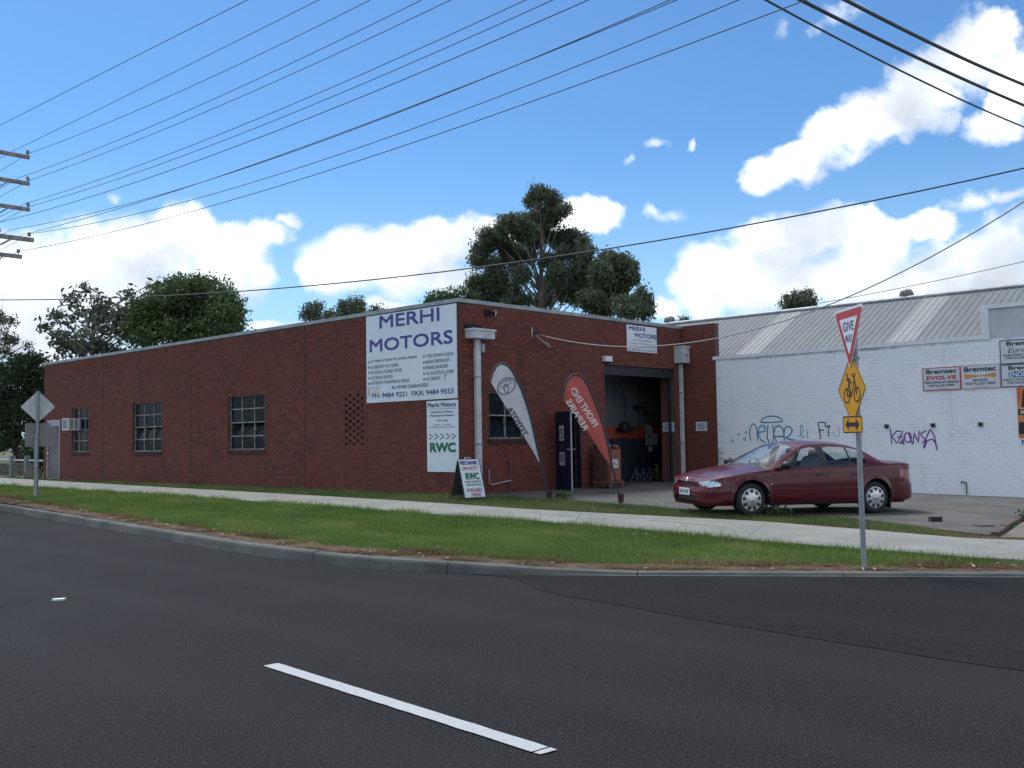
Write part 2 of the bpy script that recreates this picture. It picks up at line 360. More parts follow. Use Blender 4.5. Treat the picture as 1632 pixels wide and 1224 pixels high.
# newer asphalt of the side street, laid against a slightly wavy seam
SEAM = [(-0.6, 12.72), (0.02, 12.2), (0.30, 11.05), (1.11, 10.02), (2.04, 8.80), (2.67, 8.07), (3.07, 7.58), (3.60, 7.02), (6.5, 3.7), (14, -4)]
S1 = resample(SEAM, 0.15); mb = MB(); k2 = [p for p in KS if p[0] > -0.7 and p[0] < 26]
kk = np.array(k2); tt = np.linspace(0, 1, 60)
A = np.c_[np.interp(tt, np.linspace(0, 1, len(S1)), S1[:, 0]), np.interp(tt, np.linspace(0, 1, len(S1)), S1[:, 1])]
A[2:-1] += rng.normal(0, .012, A[2:-1].shape)
B = np.c_[np.interp(tt, np.linspace(0, 1, len(kk)), kk[:, 0]), np.interp(tt, np.linspace(0, 1, len(kk)), kk[:, 1])]
mb.add([(x, y, .004) for x, y in A] + [(x, y, .004) for x, y in B], [(i, i + 1, i + 61, i + 60) for i in range(59)])
struct('side_road', mb, M_side)
mb = MB(); A3 = [Vector((x, y, .0075)) for x, y in A[2:-4]]
mb.ribbon(A3, 0.008, (0, 0, 1)); struct('road_seam', mb, mat('tar', (0.008, 0.008, 0.009), 0.8))
M_paint = wmat('road_paint', lambda t, b, vec: (t.l.new(t.mix(t.ramp(t.noise(vec, 40, 5, .7), .52, .66, 0, .55), (0.43, 0.44, 0.435, 1), (0.25, 0.25, 0.25, 1)), b.inputs['Base Color']), bumpnode(t, b, t.noise(vec, 130, 3), .3, .006)))
mb = MB(); a0 = Vector((-1.845, 7.645, .008)); d0 = Vector((2.0, -2.215, 0)).normalized(); q0 = Vector((-d0.y, d0.x, 0))
L0 = [a0 + d0 * (i * 2.93 / 24) + q0 * (w + rng.normal(0, .002)) for w in (-.062, .062) for i in range(25)]
mb.add(L0, [(i, i + 1, i + 26, i + 25) for i in range(24)])
e0 = a0 + d0 * 2.945
mb.add([e0 - q0 * .062, e0 + d0 * .05 - q0 * .058, e0 + d0 * .055 + q0 * .06, e0 + q0 * .062], [(0, 1, 2, 3)])
struct('lane_marking', mb, M_paint)
mb = MB(); c = Vector((-4.96, 11.0, 0)); mb.prism([c + Vector((-.06, -.02, 0)), c + Vector((.055, .01, 0)), c + Vector((.05, .08, 0)), c + Vector((-.065, .05, 0))], (0, 0, .018))
solo('road_marker', mb, mat('marker_white', (0.75, 0.75, 0.73), 0.5), 'small white raised marker stuck on the asphalt left of the lane line', 'road marker', c)

# kerb: separate concrete lengths with open joints
ko = struct('kerb', MB(), M_kerb)
seg = 8; gap = 0.012
i0 = 0
ks = KS
def nrm2(i):
    t = ks[min(i + 1, len(ks) - 1)] - ks[max(i - 1, 0)]; t = t / np.linalg.norm(t); return np.array([-t[1], t[0]]), t
while i0 + seg < len(ks):
    mb = MB(); rows = []
    jit = rng.normal(0, .004)
    for i in range(i0, i0 + seg + 1):
        nn, tt = nrm2(i); x, y = ks[i]
        if i == i0: x, y = x + tt[0] * gap, y + tt[1] * gap
        h = kerb_h(x) + jit + rng.normal(0, .0015)
        prof = [(0.0, -.05), (0.0, .004), (.022, max(h - .035, .008)), (.034, h - .010), (.060, h), (.165, h + .003), (.165, -.05)]
        rows += [(x + nn[0] * o, y + nn[1] * o, z) for o, z in prof]
    m = 7; fs = [(i * m + k, i * m + k + 1, (i + 1) * m + k + 1, (i + 1) * m + k) for i in range(seg) for k in range(m - 1)]
    fs = [f[::-1] for f in fs] + [tuple(range(m)), tuple(range(seg * m, seg * m + m))[::-1]]
    mb.add(rows, fs); part('kerb_stone', mb, M_kerb, ko)
    i0 += seg

# verge: turf and bare earth from the kerb back to the far trees
DIR = np.array([.28, .96])
rowsd = np.r_[np.arange(0, 1.5, .1), np.arange(1.5, 14, .3), np.arange(14, 40, 1.0), np.arange(40, 150, 6.0)]
kv = []
for i in range(0, len(ks)):
    nn, tt = nrm2(i); kv.append(ks[i] + nn * .16)
kv = np.array(kv); nr = len(rowsd)
P = kv[:, None, :] + DIR[None, None, :] * rowsd[None, :, None]
zz = zg(P[..., 0], P[..., 1]) + np.where(rowsd < 12, 1, 0)[None, :] * rng.normal(0, .006, P.shape[:2])
zz -= 0.012 * np.exp(-rowsd[None, :] / .25)
far = rowsd[None, :] * np.ones((len(kv), 1)); zz = np.where(far > 40, zz - (far - 40) * .002, zz)
GE = np.array([(-40, 60), (-14.45, 29.0), (-11.64, 25.4), (-8.04, 20.9), (-4.32, 16.55), (-2.79, 14.98), (-0.99, 13.6), (0.23, 13.15), (1.63, 12.98), (2.89, 12.80), (4.22, 12.60), (5.92, 12.32), (9, 11.7)])
PU = np.array([(-40, 62.9), (-22.16, 43.46), (-19.88, 41.01), (-14.85, 35.68), (-11.59, 32.18), (-7.2, 27.62), (-4.63, 24.91), (-2.52, 22.63), (-1.13, 21.56), (0.26, 20.44), (2.16, 19.21), (4.38, 17.78), (5.7, 16.4), (6.73, 15.14), (7.43, 14.74), (9.5, 13.9), (14, 12.4)])
PL = np.array([(-36, 56.2), (-18.59, 36.47), (-16.73, 34.52), (-12.76, 30.66), (-10.15, 28.18), (-6.31, 24.2), (-4.05, 21.76), (-2.25, 20.2), (-1.01, 19.34), (0.24, 18.45), (1.92, 17.1), (3.72, 15.14), (5.11, 13.73), (6.22, 12.5), (8.5, 11.6), (13, 10.9)])
FE = np.array([(-60, 79.4), (-1.2548, 23.9), (-0.9, 23.75), (-0.28, 23.6), (0.58, 22.75), (1.78, 21.75), (3.29, 20.25), (4.6, 19.3), (5.69, 18.75), (6.5, 17.6), (7.04, 15.98), (7.35, 15.2), (9.5, 13.95)])
yge = np.interp(P[..., 0], GE[:, 0], GE[:, 1])
tint = sst(P[..., 1] - yge, -.12, .18)
pf = np.exp(-(((P[..., 0] - 7.2) / .45) ** 2 + ((P[..., 1] - 15.9) / .55) ** 2)); tint = np.clip(tint - 1.4 * pf, 0, 1)
idx = np.arange(len(kv) * nr).reshape(len(kv), nr)
F = np.stack([idx[:-1, :-1], idx[1:, :-1], idx[1:, 1:], idx[:-1, 1:]], -1).reshape(-1, 4)
me = big_mesh('verge', np.c_[P.reshape(-1, 2), zz.ravel()], F, M_soil, attr=tint.ravel(), smooth=True)
o = bpy.data.objects.new('verge', me); col.objects.link(o); o['kind'] = 'structure'

# footpath: poured slabs about 3 m long with tooled joints
us = resample(PU, .25); 
def at_len(P, t):
    s = np.r_[0, np.cumsum(np.linalg.norm(np.diff(P, axis=0), axis=1))]; s = s / s[-1]
    return np.c_[np.interp(t, s, P[:, 0]), np.interp(t, s, P[:, 1])]
tu = np.linspace(0, 1, 241); ua = at_len(PU, tu)
# partner on the lower edge: nearest across the path
pls = resample(PL, .05); la = np.array([pls[np.argmin(((pls - (u + np.array([.72, -1.1]) * .8)) ** 2).sum(1))] for u in ua])
fo = struct('footpath', MB(), M_gap)
def strip(i0, i1, lift, g, inset=0.0):
    rows = []; 
    for i in range(i0, i1 + 1):
        a, b = ua[i], la[i]
        if i == i0: a, b = a + (ua[i + 1] - a) * g, b + (la[i + 1] - b) * g
        for w in (0, .25, .5, .75, 1):
            p = a + (b - a) * (inset + w * (1 - 2 * inset)); rows.append((p[0], p[1], float(zg(p[0], p[1])) + lift))
    n = i1 - i0
    fs = [(i * 5 + k, i * 5 + k + 1, (i + 1) * 5 + k + 1, (i + 1) * 5 + k) for i in range(n) for k in range(4)]
    return rows, fs
for i0 in range(0, 240, 12):
    mb = MB(); r_, f_ = strip(i0, i0 + 12, .034, .03); mb.add(r_, f_)
    n = len(r_); lo = [(x, y, z - .05) for x, y, z in r_]
    ring = [i * 5 for i in range(13)] + [12 * 5 + k for k in range(1, 5)] + [i * 5 + 4 for i in range(11, -1, -1)] + [k for k in range(3, 0, -1)]
    mb.add(r_ + lo, [(ring[j], ring[j] + n, ring[(j + 1) % len(ring)] + n, ring[(j + 1) % len(ring)]) for j in range(len(ring))])
    part('paving_slab', mb, M_path, fo)

# pale scuffs on the concrete
mb = MB(); g5 = np.random.default_rng(5)
for k in range(9):
    i = int(g5.integers(150, 200)); w_ = g5.uniform(.15, .85); pts = []
    for j in range(6):
        a, b = ua[i + j], la[i + j]; p = a + (b - a) * (w_ + .02 * j); pts.append((p[0], p[1], float(zg(p[0], p[1])) + .0375 + .0003 * k))
    mb.ribbon(pts, g5.uniform(.02, .06), (0, 0, 1))
part('scuff', mb, mat('concrete_scuff', (0.30, 0.30, 0.275), .85), fo, kind='stuff')

# forecourt between the two buildings, and the yard past the edging
FR = np.array([(-0.9, 23.78), (-0.28, 23.6), (0.58, 22.75), (1.78, 21.75), (3.29, 20.25), (4.6, 19.3), (5.69, 18.75), (6.5, 17.6), (7.04, 15.98), (7.36, 15.45), (9.55, 18.75), (14.5, 25.5)])
FW = np.array([(C0.x, C0.y), tuple((C0 + V * 5)[:2]), (E0.x, E0.y), tuple((E0 - U * 7)[:2]), tuple((E0 - U * 14)[:2]), tuple((E0 - U * 18)[:2])])
t_ = np.linspace(0, 1, 90); a_ = at_len(FR, t_); b_ = at_len(FW, t_)
w_ = np.linspace(0, 1, 26); P = a_[:, None, :] * (1 - w_[None, :, None]) + b_[:, None, :] * w_[None, :, None]
idx = np.arange(90 * 26).reshape(90, 26); F = np.stack([idx[:-1, :-1], idx[1:, :-1], idx[1:, 1:], idx[:-1, 1:]], -1).reshape(-1, 4)
o = bpy.data.objects.new('forecourt', big_mesh('forecourt', np.c_[P.reshape(-1, 2), (zg(P[..., 0], P[..., 1]) + .022).ravel()], F, M_fore, smooth=True)); col.objects.link(o); o['kind'] = 'structure'
mb = MB(); Q = [(7.36, 15.3), (9.55, 18.7), (14.5, 25.3), (24, 20), (14, 13), (9.6, 14.05)]
mb.add([(x, y, float(zg(x, y)) + .018) for x, y in Q], [tuple(range(6))[::-1]]); struct('yard', mb, M_yard)
mb = MB()
for k in range(4):
    p = Vector((8.75 + .28 * k, 16.35 - .16 * k, .105)); mb.ribbon([p, p + Vector((.55, .10, 0)), p + Vector((1.3, .22, 0))], .07, (0, 0, 1))
struct('yard_marking', mb, M_paint)
# ================================================================== BRICK WORKSHOP
def brickmat(name, base, alts, single, rough=0.85, bump=.4, stain=.5):
    m = bpy.data.materials.new(name); m.use_nodes = True; t = NT(m.node_tree); b = t.n['Principled BSDF']
    if single: rnd = t.node('ShaderNodeObjectInfo').outputs['Random']
    else: rnd = t.node('ShaderNodeNewGeometry').outputs['Random Per Island']
    geo = t.node('ShaderNodeNewGeometry'); pos = geo.outputs['Position']
    r = t.node('ShaderNodeValToRGB'); t.put(r.inputs[0], rnd); e = r.color_ramp.elements
    r.color_ramp.interpolation = 'LINEAR'
    e[0].position = 0; e[0].color = c4(base); e[1].position = 1; e[1].color = c4(alts[-1])
    for i, c in enumerate(alts[:-1]): k = e.new((i + 1) / len(alts)); k.color = c4(c)
    colr = t.mix(t.ramp(t.noise(pos, 0.55, 5, .6), .35, .68, 0.0, 0.45), r.outputs[0], c4(alts[0]))
    colr = t.mix(t.ramp(t.noise(pos, 30.0, 4, .7), .52, .72, 0, .5), colr, c4(tuple(k * .55 for k in base)))
    # rain streaks, bleached patches and old paint-outs
    st = t.noise(t.vm('MULTIPLY', pos, (2.2, 2.2, .22)), 1.0, 6, .65)
    colr = t.mix(t.ramp(st, .54, .74, 0, stain), colr, c4(tuple(k * .50 for k in base)))
    colr = t.mix(t.ramp(t.noise(pos, .42, 4, .55), .52, .66, 0, stain * .9), colr, c4(tuple(min(.9, k * 1.35) for k in base)))
    t.l.new(colr, b.inputs['Base Color']); b.inputs['Roughness'].default_value = rough; b.inputs['Specular IOR Level'].default_value = 0.3
    bumpnode(t, b, t.noise(pos, 55.0, 4, .6), bump, .006)
    MATS[name] = m
    return m
BR = ((0.150, 0.046, 0.033), [(0.185, 0.053, 0.036), (0.118, 0.039, 0.031), (0.162, 0.046, 0.033), (0.205, 0.070, 0.045), (0.085, 0.033, 0.029)])
M_brick = brickmat('brick_red', BR[0], BR[1], False); M_brick1 = brickmat('brick_red_single', BR[0], BR[1], True)
WB = ((0.87, 0.885, 0.90), [(0.88, 0.895, 0.91), (0.86, 0.88, 0.895), (0.875, 0.89, 0.90), (0.84, 0.86, 0.88)])
M_wbrick = brickmat('brick_painted', WB[0], WB[1], False, .6, .3, .22); M_wbrick1 = brickmat('brick_painted_single', WB[0], WB[1], True, .6, .3, .22)
M_mortar = mat('mortar', (0.15, 0.10, 0.085), 0.95, var=.4, vscale=1.2, bump=.4)
M_wmortar = mat('painted_joint', (0.80, 0.82, 0.84), 0.75, var=.40, vscale=1.9, bump=.3, lo=.48, hi=.66)
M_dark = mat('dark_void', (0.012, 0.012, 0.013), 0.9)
M_grey = mat('grey_steel', (0.42, 0.44, 0.46), 0.45, 0.3, var=.25, vscale=6)
M_cap = mat('zinc_capping', (0.36, 0.38, 0.39), 0.5, 0.35, var=.3, vscale=3)
M_frame = mat('window_steel', (0.40, 0.39, 0.36), 0.6, var=.45, vscale=9, c2=(0.16, 0.10, 0.075))
M_white = mat('white_paint', (0.78, 0.79, 0.80), 0.5, var=.12, vscale=5)
M_wsign = mat('sign_white', (0.74, 0.80, 0.84), 0.35, var=.07, vscale=1.2)
M_blue = mat('sign_blue', (0.045, 0.040, 0.27), 0.4); M_navy = mat('sign_navy', (0.03, 0.035, 0.16), 0.4)
M_black = mat('print_black', (0.02, 0.02, 0.025), 0.5); M_green = mat('sign_green', (0.008, 0.16, 0.055), 0.4); M_red = mat('sign_red', (0.50, 0.035, 0.035), 0.4)
M_pipe = mat('downpipe_paint', (0.60, 0.625, 0.65), 0.5, var=.22, vscale=2.5)
def glassmat(name, c, rough=.06):
    m = bpy.data.materials.new(name); m.use_nodes = True; t = NT(m.node_tree); b = t.n['Principled BSDF']
    vec = t.node('ShaderNodeTexCoord').outputs['Object']; 
    t.l.new(t.mix(t.ramp(t.noise(vec, 3.0, 5, .65), .4, .7), c4(c), c4(tuple(k * 2.2 for k in c))), b.inputs['Base Color'])
    t.l.new(t.ramp(t.noise(vec, 5.0, 5, .6), .35, .7, rough, rough + .30), b.inputs['Roughness'])
    b.inputs['Specular IOR Level'].default_value = .05
    bumpnode(t, b, t.noise(vec, 2.2, 2), .10, .03); MATS[name] = m
    return m
M_pane = glassmat('dusty_glass', (0.013, 0.016, 0.018))

def wall_with_holes(mb, o, x, n, L, z0, z1, holes, t):
    """slab of thickness t behind the face (origin o, along x, outward n) with real openings"""
    xs = sorted({0, L} | {h[i] for h in holes for i in (0, 2)}); zs = sorted({z0, z1} | {h[i] for h in holes for i in (1, 3)})
    solid = lambda i, j: 0 <= i < len(xs) - 1 and 0 <= j < len(zs) - 1 and not any(h[0] - 1e-6 < (xs[i] + xs[i + 1]) / 2 < h[2] and h[1] - 1e-6 < (zs[j] + zs[j + 1]) / 2 < h[3] for h in holes)
    P = lambda a, z, d: o + x * a + Z * z - n * d
    q = lambda *p: mb.add(p, [(0, 1, 2, 3)])
    for i in range(len(xs) - 1):
        for j in range(len(zs) - 1):
            if not solid(i, j): continue
            a, b, c, d = xs[i], xs[i + 1], zs[j], zs[j + 1]
            q(P(a, c, 0), P(b, c, 0), P(b, d, 0), P(a, d, 0)); q(P(b, c, t), P(a, c, t), P(a, d, t), P(b, d, t))
            if not solid(i - 1, j): q(P(a, c, t), P(a, c, 0), P(a, d, 0), P(a, d, t))
            if not solid(i + 1, j): q(P(b, c, 0), P(b, c, t), P(b, d, t), P(b, d, 0))
            if not solid(i, j - 1): q(P(a, c, t), P(b, c, t), P(b, c, 0), P(a, c, 0))
            if not solid(i, j + 1): q(P(a, d, 0), P(b, d, 0), P(b, d, t), P(a, d, t))
def lay(L, z0, z1, holes, skip=(), off=0.0, pitch=.24, course=.086, joint=.010):
    """bricks in stretcher bond as (x0, x1, zlow), cut round the holes and at expansion joints"""
    out = []; k = 0; z = z0
    while z + course <= z1 + .02:
        zl, zh = z, z + course - joint; zc = (zl + zh) / 2
        cuts = [(h[0], h[2]) for h in holes if h[1] - .02 < zc < h[3] + .0]
        x = -pitch + off + (pitch / 2 if k % 2 else 0)
        while x < L:
            segs = [(max(x, 0), min(x + pitch - joint, L))]
            for c0, c1 in cuts:
                ns = []
                for a, b in segs:
                    if b <= c0 or a >= c1: ns.append((a, b)); continue
                    if a < c0: ns.append((a, c0))
                    if b > c1: ns.append((c1, b))
                segs = ns
            for s_ in skip:
                ns = []
                for a, b in segs:
                    if b <= s_ - .006 or a >= s_ + .006: ns.append((a, b)); continue
                    if a < s_ - .006: ns.append((a, s_ - .006))
                    if b > s_ + .006: ns.append((s_ + .006, b))
                segs = ns
            for a, b in segs:
                if b - a > .03: out.append((a, b, zl))
            x += pitch
        z += course; k += 1
    return out
def brick_verts(o, x, n, a, b, zl, h, d, back=.004):
    P = lambda u, z, w: o + x * u + Z * z + n * w
    return [P(a, zl, -back), P(b, zl, -back), P(b, zl + h, -back), P(a, zl + h, -back), P(a, zl, d), P(b, zl, d), P(b, zl + h, d), P(a, zl + h, d)]
BF = [(4, 5, 6, 7), (0, 1, 5, 4), (1, 2, 6, 5), (2, 3, 7, 6), (3, 0, 4, 7)]
def brickwork(jobs, N, msingle, mmass, jit=.0025, base_d=.010, proud_h=.076):
    """jobs: (wall object, o, x, n, bricks, hidden rects). The N bricks that show largest become parts, the rest one mesh per wall"""
    cand = []
    for w, job in enumerate(jobs):
        wall, o, x, n, bricks, hid = job
        for i, (a, b, zl) in enumerate(bricks):
            c = o + x * ((a + b) / 2) + Z * (zl + .04); v = c - Vector((0, 0, EYE)); dist = v.length
            if b - a < .2 or any(h[0] - .1 < (a + b) / 2 < h[2] + .1 and h[1] - .06 < zl < h[3] + .05 for h in hid): continue
            if abs(v.x / v.y) > .5: continue
            cand.append(((-v.normalized().dot(n)) / dist ** 2, w, i))
    cand.sort(reverse=True); pick = {(w, i) for _, w, i in cand[:N]}
    proto = {}
    for w, job in enumerate(jobs):
        wall, o, x, n, bricks, hid = job; mb = MB(); rl = root_loc(wall)
        for i, (a, b, zl) in enumerate(bricks):
            d = base_d + random.uniform(-jit, jit)
            if (w, i) in pick:
                key = (w, round(b - a, 3))
                if key not in proto:
                    pm = MB(); pm.add(brick_verts(Vector((0, 0, 0)), x, n, -(b - a) / 2, (b - a) / 2, 0, proud_h, base_d), BF); proto[key] = mesh_of('brick', pm, msingle, (0, 0, 0))
                ob = bpy.data.objects.new('brick', proto[key]); place(ob, wall); ob.location = o + x * ((a + b) / 2) + Z * zl + n * (d - base_d) - rl
            else:
                mb.add(brick_verts(o, x, n, a, b, zl, proud_h, d), BF)
        part('brick_courses', mb, mmass, wall, kind='stuff')

WS = thing('brick_workshop', 'long low red brick workshop with flat roof and open roller doorway at the corner', 'building', C0 + U * 6 + V * 4)
nL, nR = -V, -U
HL, LL = 5.0, 24.3
vent = []
for k in range(16):
    zc = 1.58 + .086 * k
    cols = (0, 2, 4) if k % 2 == 0 else (1, 3)
    for c in cols: vent.append((3.66 + .17 * c, zc, 3.66 + .17 * c + .11, zc + .078))
WIN = [(20.19, 1.47, 21.67, 3.15), (14.56, 1.47, 16.64, 3.15), (8.32, 1.50, 10.35, 3.15)]
LDOOR = (22.75, .40, 23.97, 2.74)
holesL = WIN + [LDOOR] + vent
RWIN = (.99, 1.70, 2.28, 2.86); RDOOR = (3.45, .30, 4.50, 2.39); ROPEN = (5.58, .2, 9.05, 3.73)
holesR = [RWIN, RDOOR, ROPEN]
mb = MB(); wall_with_holes(mb, C0, U, nL, LL, 0.0, HL, holesL, .23); wallL = part('wall', mb, M_mortar, WS, 'long street wall with three steel windows and expansion joints')
mb = MB(); wall_with_holes(mb, C0 + V * .002, V, nR, 9.468, 0.0, HL, holesR, .23); wallR = part('wall', mb, M_mortar, WS, 'entrance wall with doorway and roller opening')
RS = E0.copy(); rsx = -U   # return wall towards the street at the far end
mb = MB(); mb.box(RS + nL * .0, rsx * 1.17, Z * 5.04, V * .23); wallT = part('wall', mb, M_mortar, WS, 'short return wall beside the white building')
# reveal bricks inside the big opening and rear, far and roof surfaces
mb = MB()
mb.box(C0 + U * LL - U * .23 + V * .231, U * .23, V * 9.2, Z * HL)
mb.box(C0 + U * 2.13 + V * 9.3, U * (LL - 2.36), V * .16, Z * HL)
mb.box(C0 + U * .231 + V * .231 + Z * 4.62, U * (LL - .47), V * 9.06, Z * .12); part('roof', mb, M_cap, WS)
hidL = [(.0, 2.60, 3.50, 5.0), (0, .9, 1.16, 2.66), (22, 0, 25, 5)] 
hidR = [(.2, .3, 1.1, 4.4), (2.0, .2, 3.2, 2.9), (6.6, 4.1, 8.1, 4.95), (3.3, .2, 4.6, 2.4)]
jobs = [(wallL, C0, U, nL, lay(LL, .215, 4.96, holesL, (6.3, 12.6, 18.95), off=.02), hidL),
        (wallR, C0, V, nR, lay(9.47, .215, 4.96, holesR, (5.6,), off=.14), hidR),
        (wallT, RS, rsx, nL, lay(1.17, .20, 5.0, [], (), off=.05), [(0, 0, 2, 6)])]
brickwork(jobs, 300, M_brick1, M_brick)
# end face of the return wall, soldier sills and capping
mb = MB(); mb.box(RS + rsx * 1.172 + nL * .012, rsx * .012, V * .20, Z * 5.05); part('pier_end', mb, M_mortar, WS)
mb = MB(); mb.box(RS + nL * .012 + Z * 5.042, rsx * 1.185, V * .24, Z * .03); part('wall_top', mb, mat('clay_red', (0.15, 0.06, 0.05), .9), WS)
mb = MB()
mb.box(C0 + nL * .035 + nR * .035 + Z * 4.985, U * (LL + .05), -nL * .30, Z * .095)
mb.box(C0 + nR * .0349 - nL * .266 + Z * 4.986, V * 9.2, -nR * .30, Z * .094)
part('coping', mb, M_cap, WS)
for L_ in (6.3, 12.6, 18.95):
    mb = MB(); mb.box(C0 + U * (L_ - .012) + nL * .001 + Z * .3, U * .024, nL * .012, Z * 4.66); part('expansion_joint', mb, mat('joint_sealant', (0.045, 0.014, 0.012), .8), wallL)
mb = MB(); mb.box(C0 + V * 5.594 + nR * .001 + Z * 3.75, V * .012, nR * .004, Z * 1.2); part('expansion_joint', mb, MATS['joint_sealant'], wallR)

def steel_window(o, x, n, h, ncol, nrow, hopper, tilt, sill=True, rec=.10):
    """steel framed window: frame bars, single panes and a brick sill"""
    x0, z0, x1, z1 = h; P = lambda a, z, d: o + x * a + Z * z + n * d
    bar, dep = .032, .045; mb = MB()
    cw = (x1 - x0) / ncol; rh = (z1 - z0) / nrow
    for i in range(ncol + 1):
        xc = min(max(x0 + i * cw, x0 + bar / 2), x1 - bar / 2); mb.cbox(P(xc, (z0 + z1) / 2, -rec), x * bar, Z * (z1 - z0), n * dep)
    for j in range(nrow + 1):
        zc = min(max(z0 + j * rh, z0 + bar / 2), z1 - bar / 2); mb.cbox(P((x0 + x1) / 2, zc, -rec), x * (x1 - x0 - .004), Z * bar * .98, n * dep * .96)
    w = part('window', MB(), M_frame, WS); part('frame', mb, M_frame, w)
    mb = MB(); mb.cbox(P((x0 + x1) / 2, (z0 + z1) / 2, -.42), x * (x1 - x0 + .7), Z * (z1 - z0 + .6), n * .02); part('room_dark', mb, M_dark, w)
    for i in range(ncol):
        for j in range(nrow):
            a, b = x0 + i * cw + bar / 2, x0 + (i + 1) * cw - bar / 2; c, d = z0 + j * rh + bar / 2, z0 + (j + 1) * rh - bar / 2
            mb = MB()
            if j in hopper:
                lo = tilt if j == min(hopper) else 0.0; hi = 0.0 if j == max(hopper) else 0.0
                mb.box(P(a, c, -rec - .01 - tilt * (1 if tilt < 0 else 0)), x * (b - a), Z * (d - c) + n * (-tilt), n * .006)
            else: mb.box(P(a, c, -rec - .006), x * (b - a), Z * (d - c), n * .006)
            part('pane', mb, M_pane, w)
    if sill:
        mb = MB(); k = int((x1 - x0) / .086)
        for i in range(k + 1):
            a = x0 - .04 + i * (x1 - x0 + .08 - .07) / k
            mb.box(P(a, z0 - .115, .012), x * .070, n * .035 - Z * .008, Z * .105)
        mb.box(P(x0 - .04, z0 - .11, .010), x * (x1 - x0 + .08), n * .03, Z * .09)
        part('sill', mb, mat('sill_brick', (0.075, 0.035, 0.034), .9, var=.4, vscale=8), w)
    return w
steel_window(C0, U, nL, WIN[0], 3, 4, (), 0)
steel_window(C0, U, nL, WIN[1], 3, 4, (1,), .10)
steel_window(C0, U, nL, WIN[2], 3, 4, (1,), .14)
steel_window(C0, V, nR, RWIN, 2, 2, (0,), .20)
# dark sheet behind the vent holes, unlit interior put into its colour
mb = MB(); mb.box(C0 + U * 3.5 - nL * .26 + Z * 1.4, U * 1.2, -nL * .02, Z * 1.8); part('vent_dark_sheet', mb, M_dark, wallL)
# left service door with transom
P = lambda a, z, d: C0 + U * a + Z * z + nL * d
dr = part('door', MB(), M_grey, WS, 'narrow grey steel door with faded graffiti')
mb = MB(); x0, z0, x1, z1 = LDOOR
for a in (x0, x1 - .06): mb.box(P(a, z0, -.04), U * .06, Z * (z1 - z0), nL * .06)
mb.box(P(x0 + .06, z1 - .05, -.04), U * (x1 - x0 - .12), Z * .05, nL * .058); mb.box(P(x0 + .06, z0, -.04), U * (x1 - x0 - .12), Z * .04, nL * .058)
part('frame', mb, M_grey, dr)
mb = MB(); mb.box(P(x0 + .06, 2.50, -.02), U * (x1 - x0 - .12), Z * .19, nL * .03); part('transom', mb, mat('transom_blue', (0.30, 0.34, 0.40), .5), dr)
mb = MB(); mb.box(P(x0 + .062, z0 + .04, -.03), U * (x1 - x0 - .124), Z * 2.055, nL * .03); part('leaf', mb, mat('door_brown', (0.17, 0.145, 0.145), .6, c2=(0.09, 0.075, 0.08), vscale=2.2, stretch=(1, 1, .5)), dr)
mb = MB(); mb.tube([P(23.84, 1.42, .0), P(23.84, 1.42, .07), P(23.74, 1.42, .075)], .016); part('handle', mb, M_white, dr)
for i in range(7):
    mb = MB(); px = 22.92 + .11 * i; pts = [P(px + .05 * math.sin(3 * k + i), 2.28 - .10 * k - .03 * (i % 3), .003) for k in range(6)]; mb.ribbon(pts, .022, nL); part('graffiti', mb, mat('chalk_paint', (0.30, 0.27, 0.28), .7), dr)

# entrance side: blue door standing open, roller box, shutter track
P = lambda a, z, d: C0 + V * a + Z * z + nR * d
M_door = mat('door_navy', (0.010, 0.020, 0.052), .45, var=.35, vscale=4)
dr = part('door', MB(), M_door, WS, 'dark blue door standing wide open')
hx = P(3.50, 0, .02); th = R(112); dl = V * math.cos(th) + nR * math.sin(th); dn = dl.cross(Z).normalized()
mb = MB(); mb.box(hx + Z * .36, dl * .82, dn * .04, Z * 2.02); part('leaf', mb, M_door, dr)
mb = MB(); mb.box(hx + dl * .822 + Z * .36, dl * .02, dn * .042, Z * 2.02); part('edge_strip', mb, M_cap, dr)
mb = MB()
for s in (1, -1): mb.tube([hx + dl * .74 + dn * (.02 + .02 * s) + Z * 1.40, hx + dl * .74 + dn * (.02 + .08 * s) + Z * 1.40], .022); mb.tube([hx + dl * .74 + dn * (.02 + .08 * s) + Z * 1.40, hx + dl * .86 + dn * (.02 + .08 * s) + Z * 1.40], .018)
part('handle', mb, M_cap, dr)
sgn = 1 if dn.dot(Vector((0, -1, 0))) > 0 else -1
Fd = Face(hx + (dn * .04 if sgn > 0 else Vector((0, 0, 0))), dl, Z, dn * sgn)
M_paper = mat('paper', (0.50, 0.52, 0.54), .7, var=.2, vscale=8)
for (a, b, w, h) in ((.22, 1.62, .24, .40), (.20, .99, .30, .34)):
    mb = MB(); panel(mb, Fd, a, b, a + w, b + h, .001, .004); part('notice', mb, M_paper, dr)
    mb = MB()
    if h > .36:
        write(mb, Fd, 'S', a + .08, b + .06, .10, .26, .006, .01)
    else:
        write(mb, Fd, 'NZ', a + .03, b + .09, .24, .20, .006, .01)
    part('lettering', mb, M_black, dr)
mb = MB(); mb.lathe(Fd.p(.34, 1.46, .001), Fd.n, [(.075, 0), (.075, .004), (0, .004)], 18); part('sticker', mb, mat('faded_red', (0.09, 0.03, 0.04), .6), dr)
mb = MB()
for a in (3.45, 4.46): mb.box(P(a, .36, -.08), V * .04, Z * 2.03, nR * .07)
mb.box(P(3.49, 2.35, -.08), V * .97, Z * .04, nR * .07); part('frame', mb, M_door, dr)
mb = MB(); mb.box(P(5.585, 3.46, -.16), V * 3.46, Z * .265, nR * .10); rd = part('roller_door', mb, mat('roller_grey', (0.028, 0.030, 0.032), .5, .2), WS)
mb = MB()
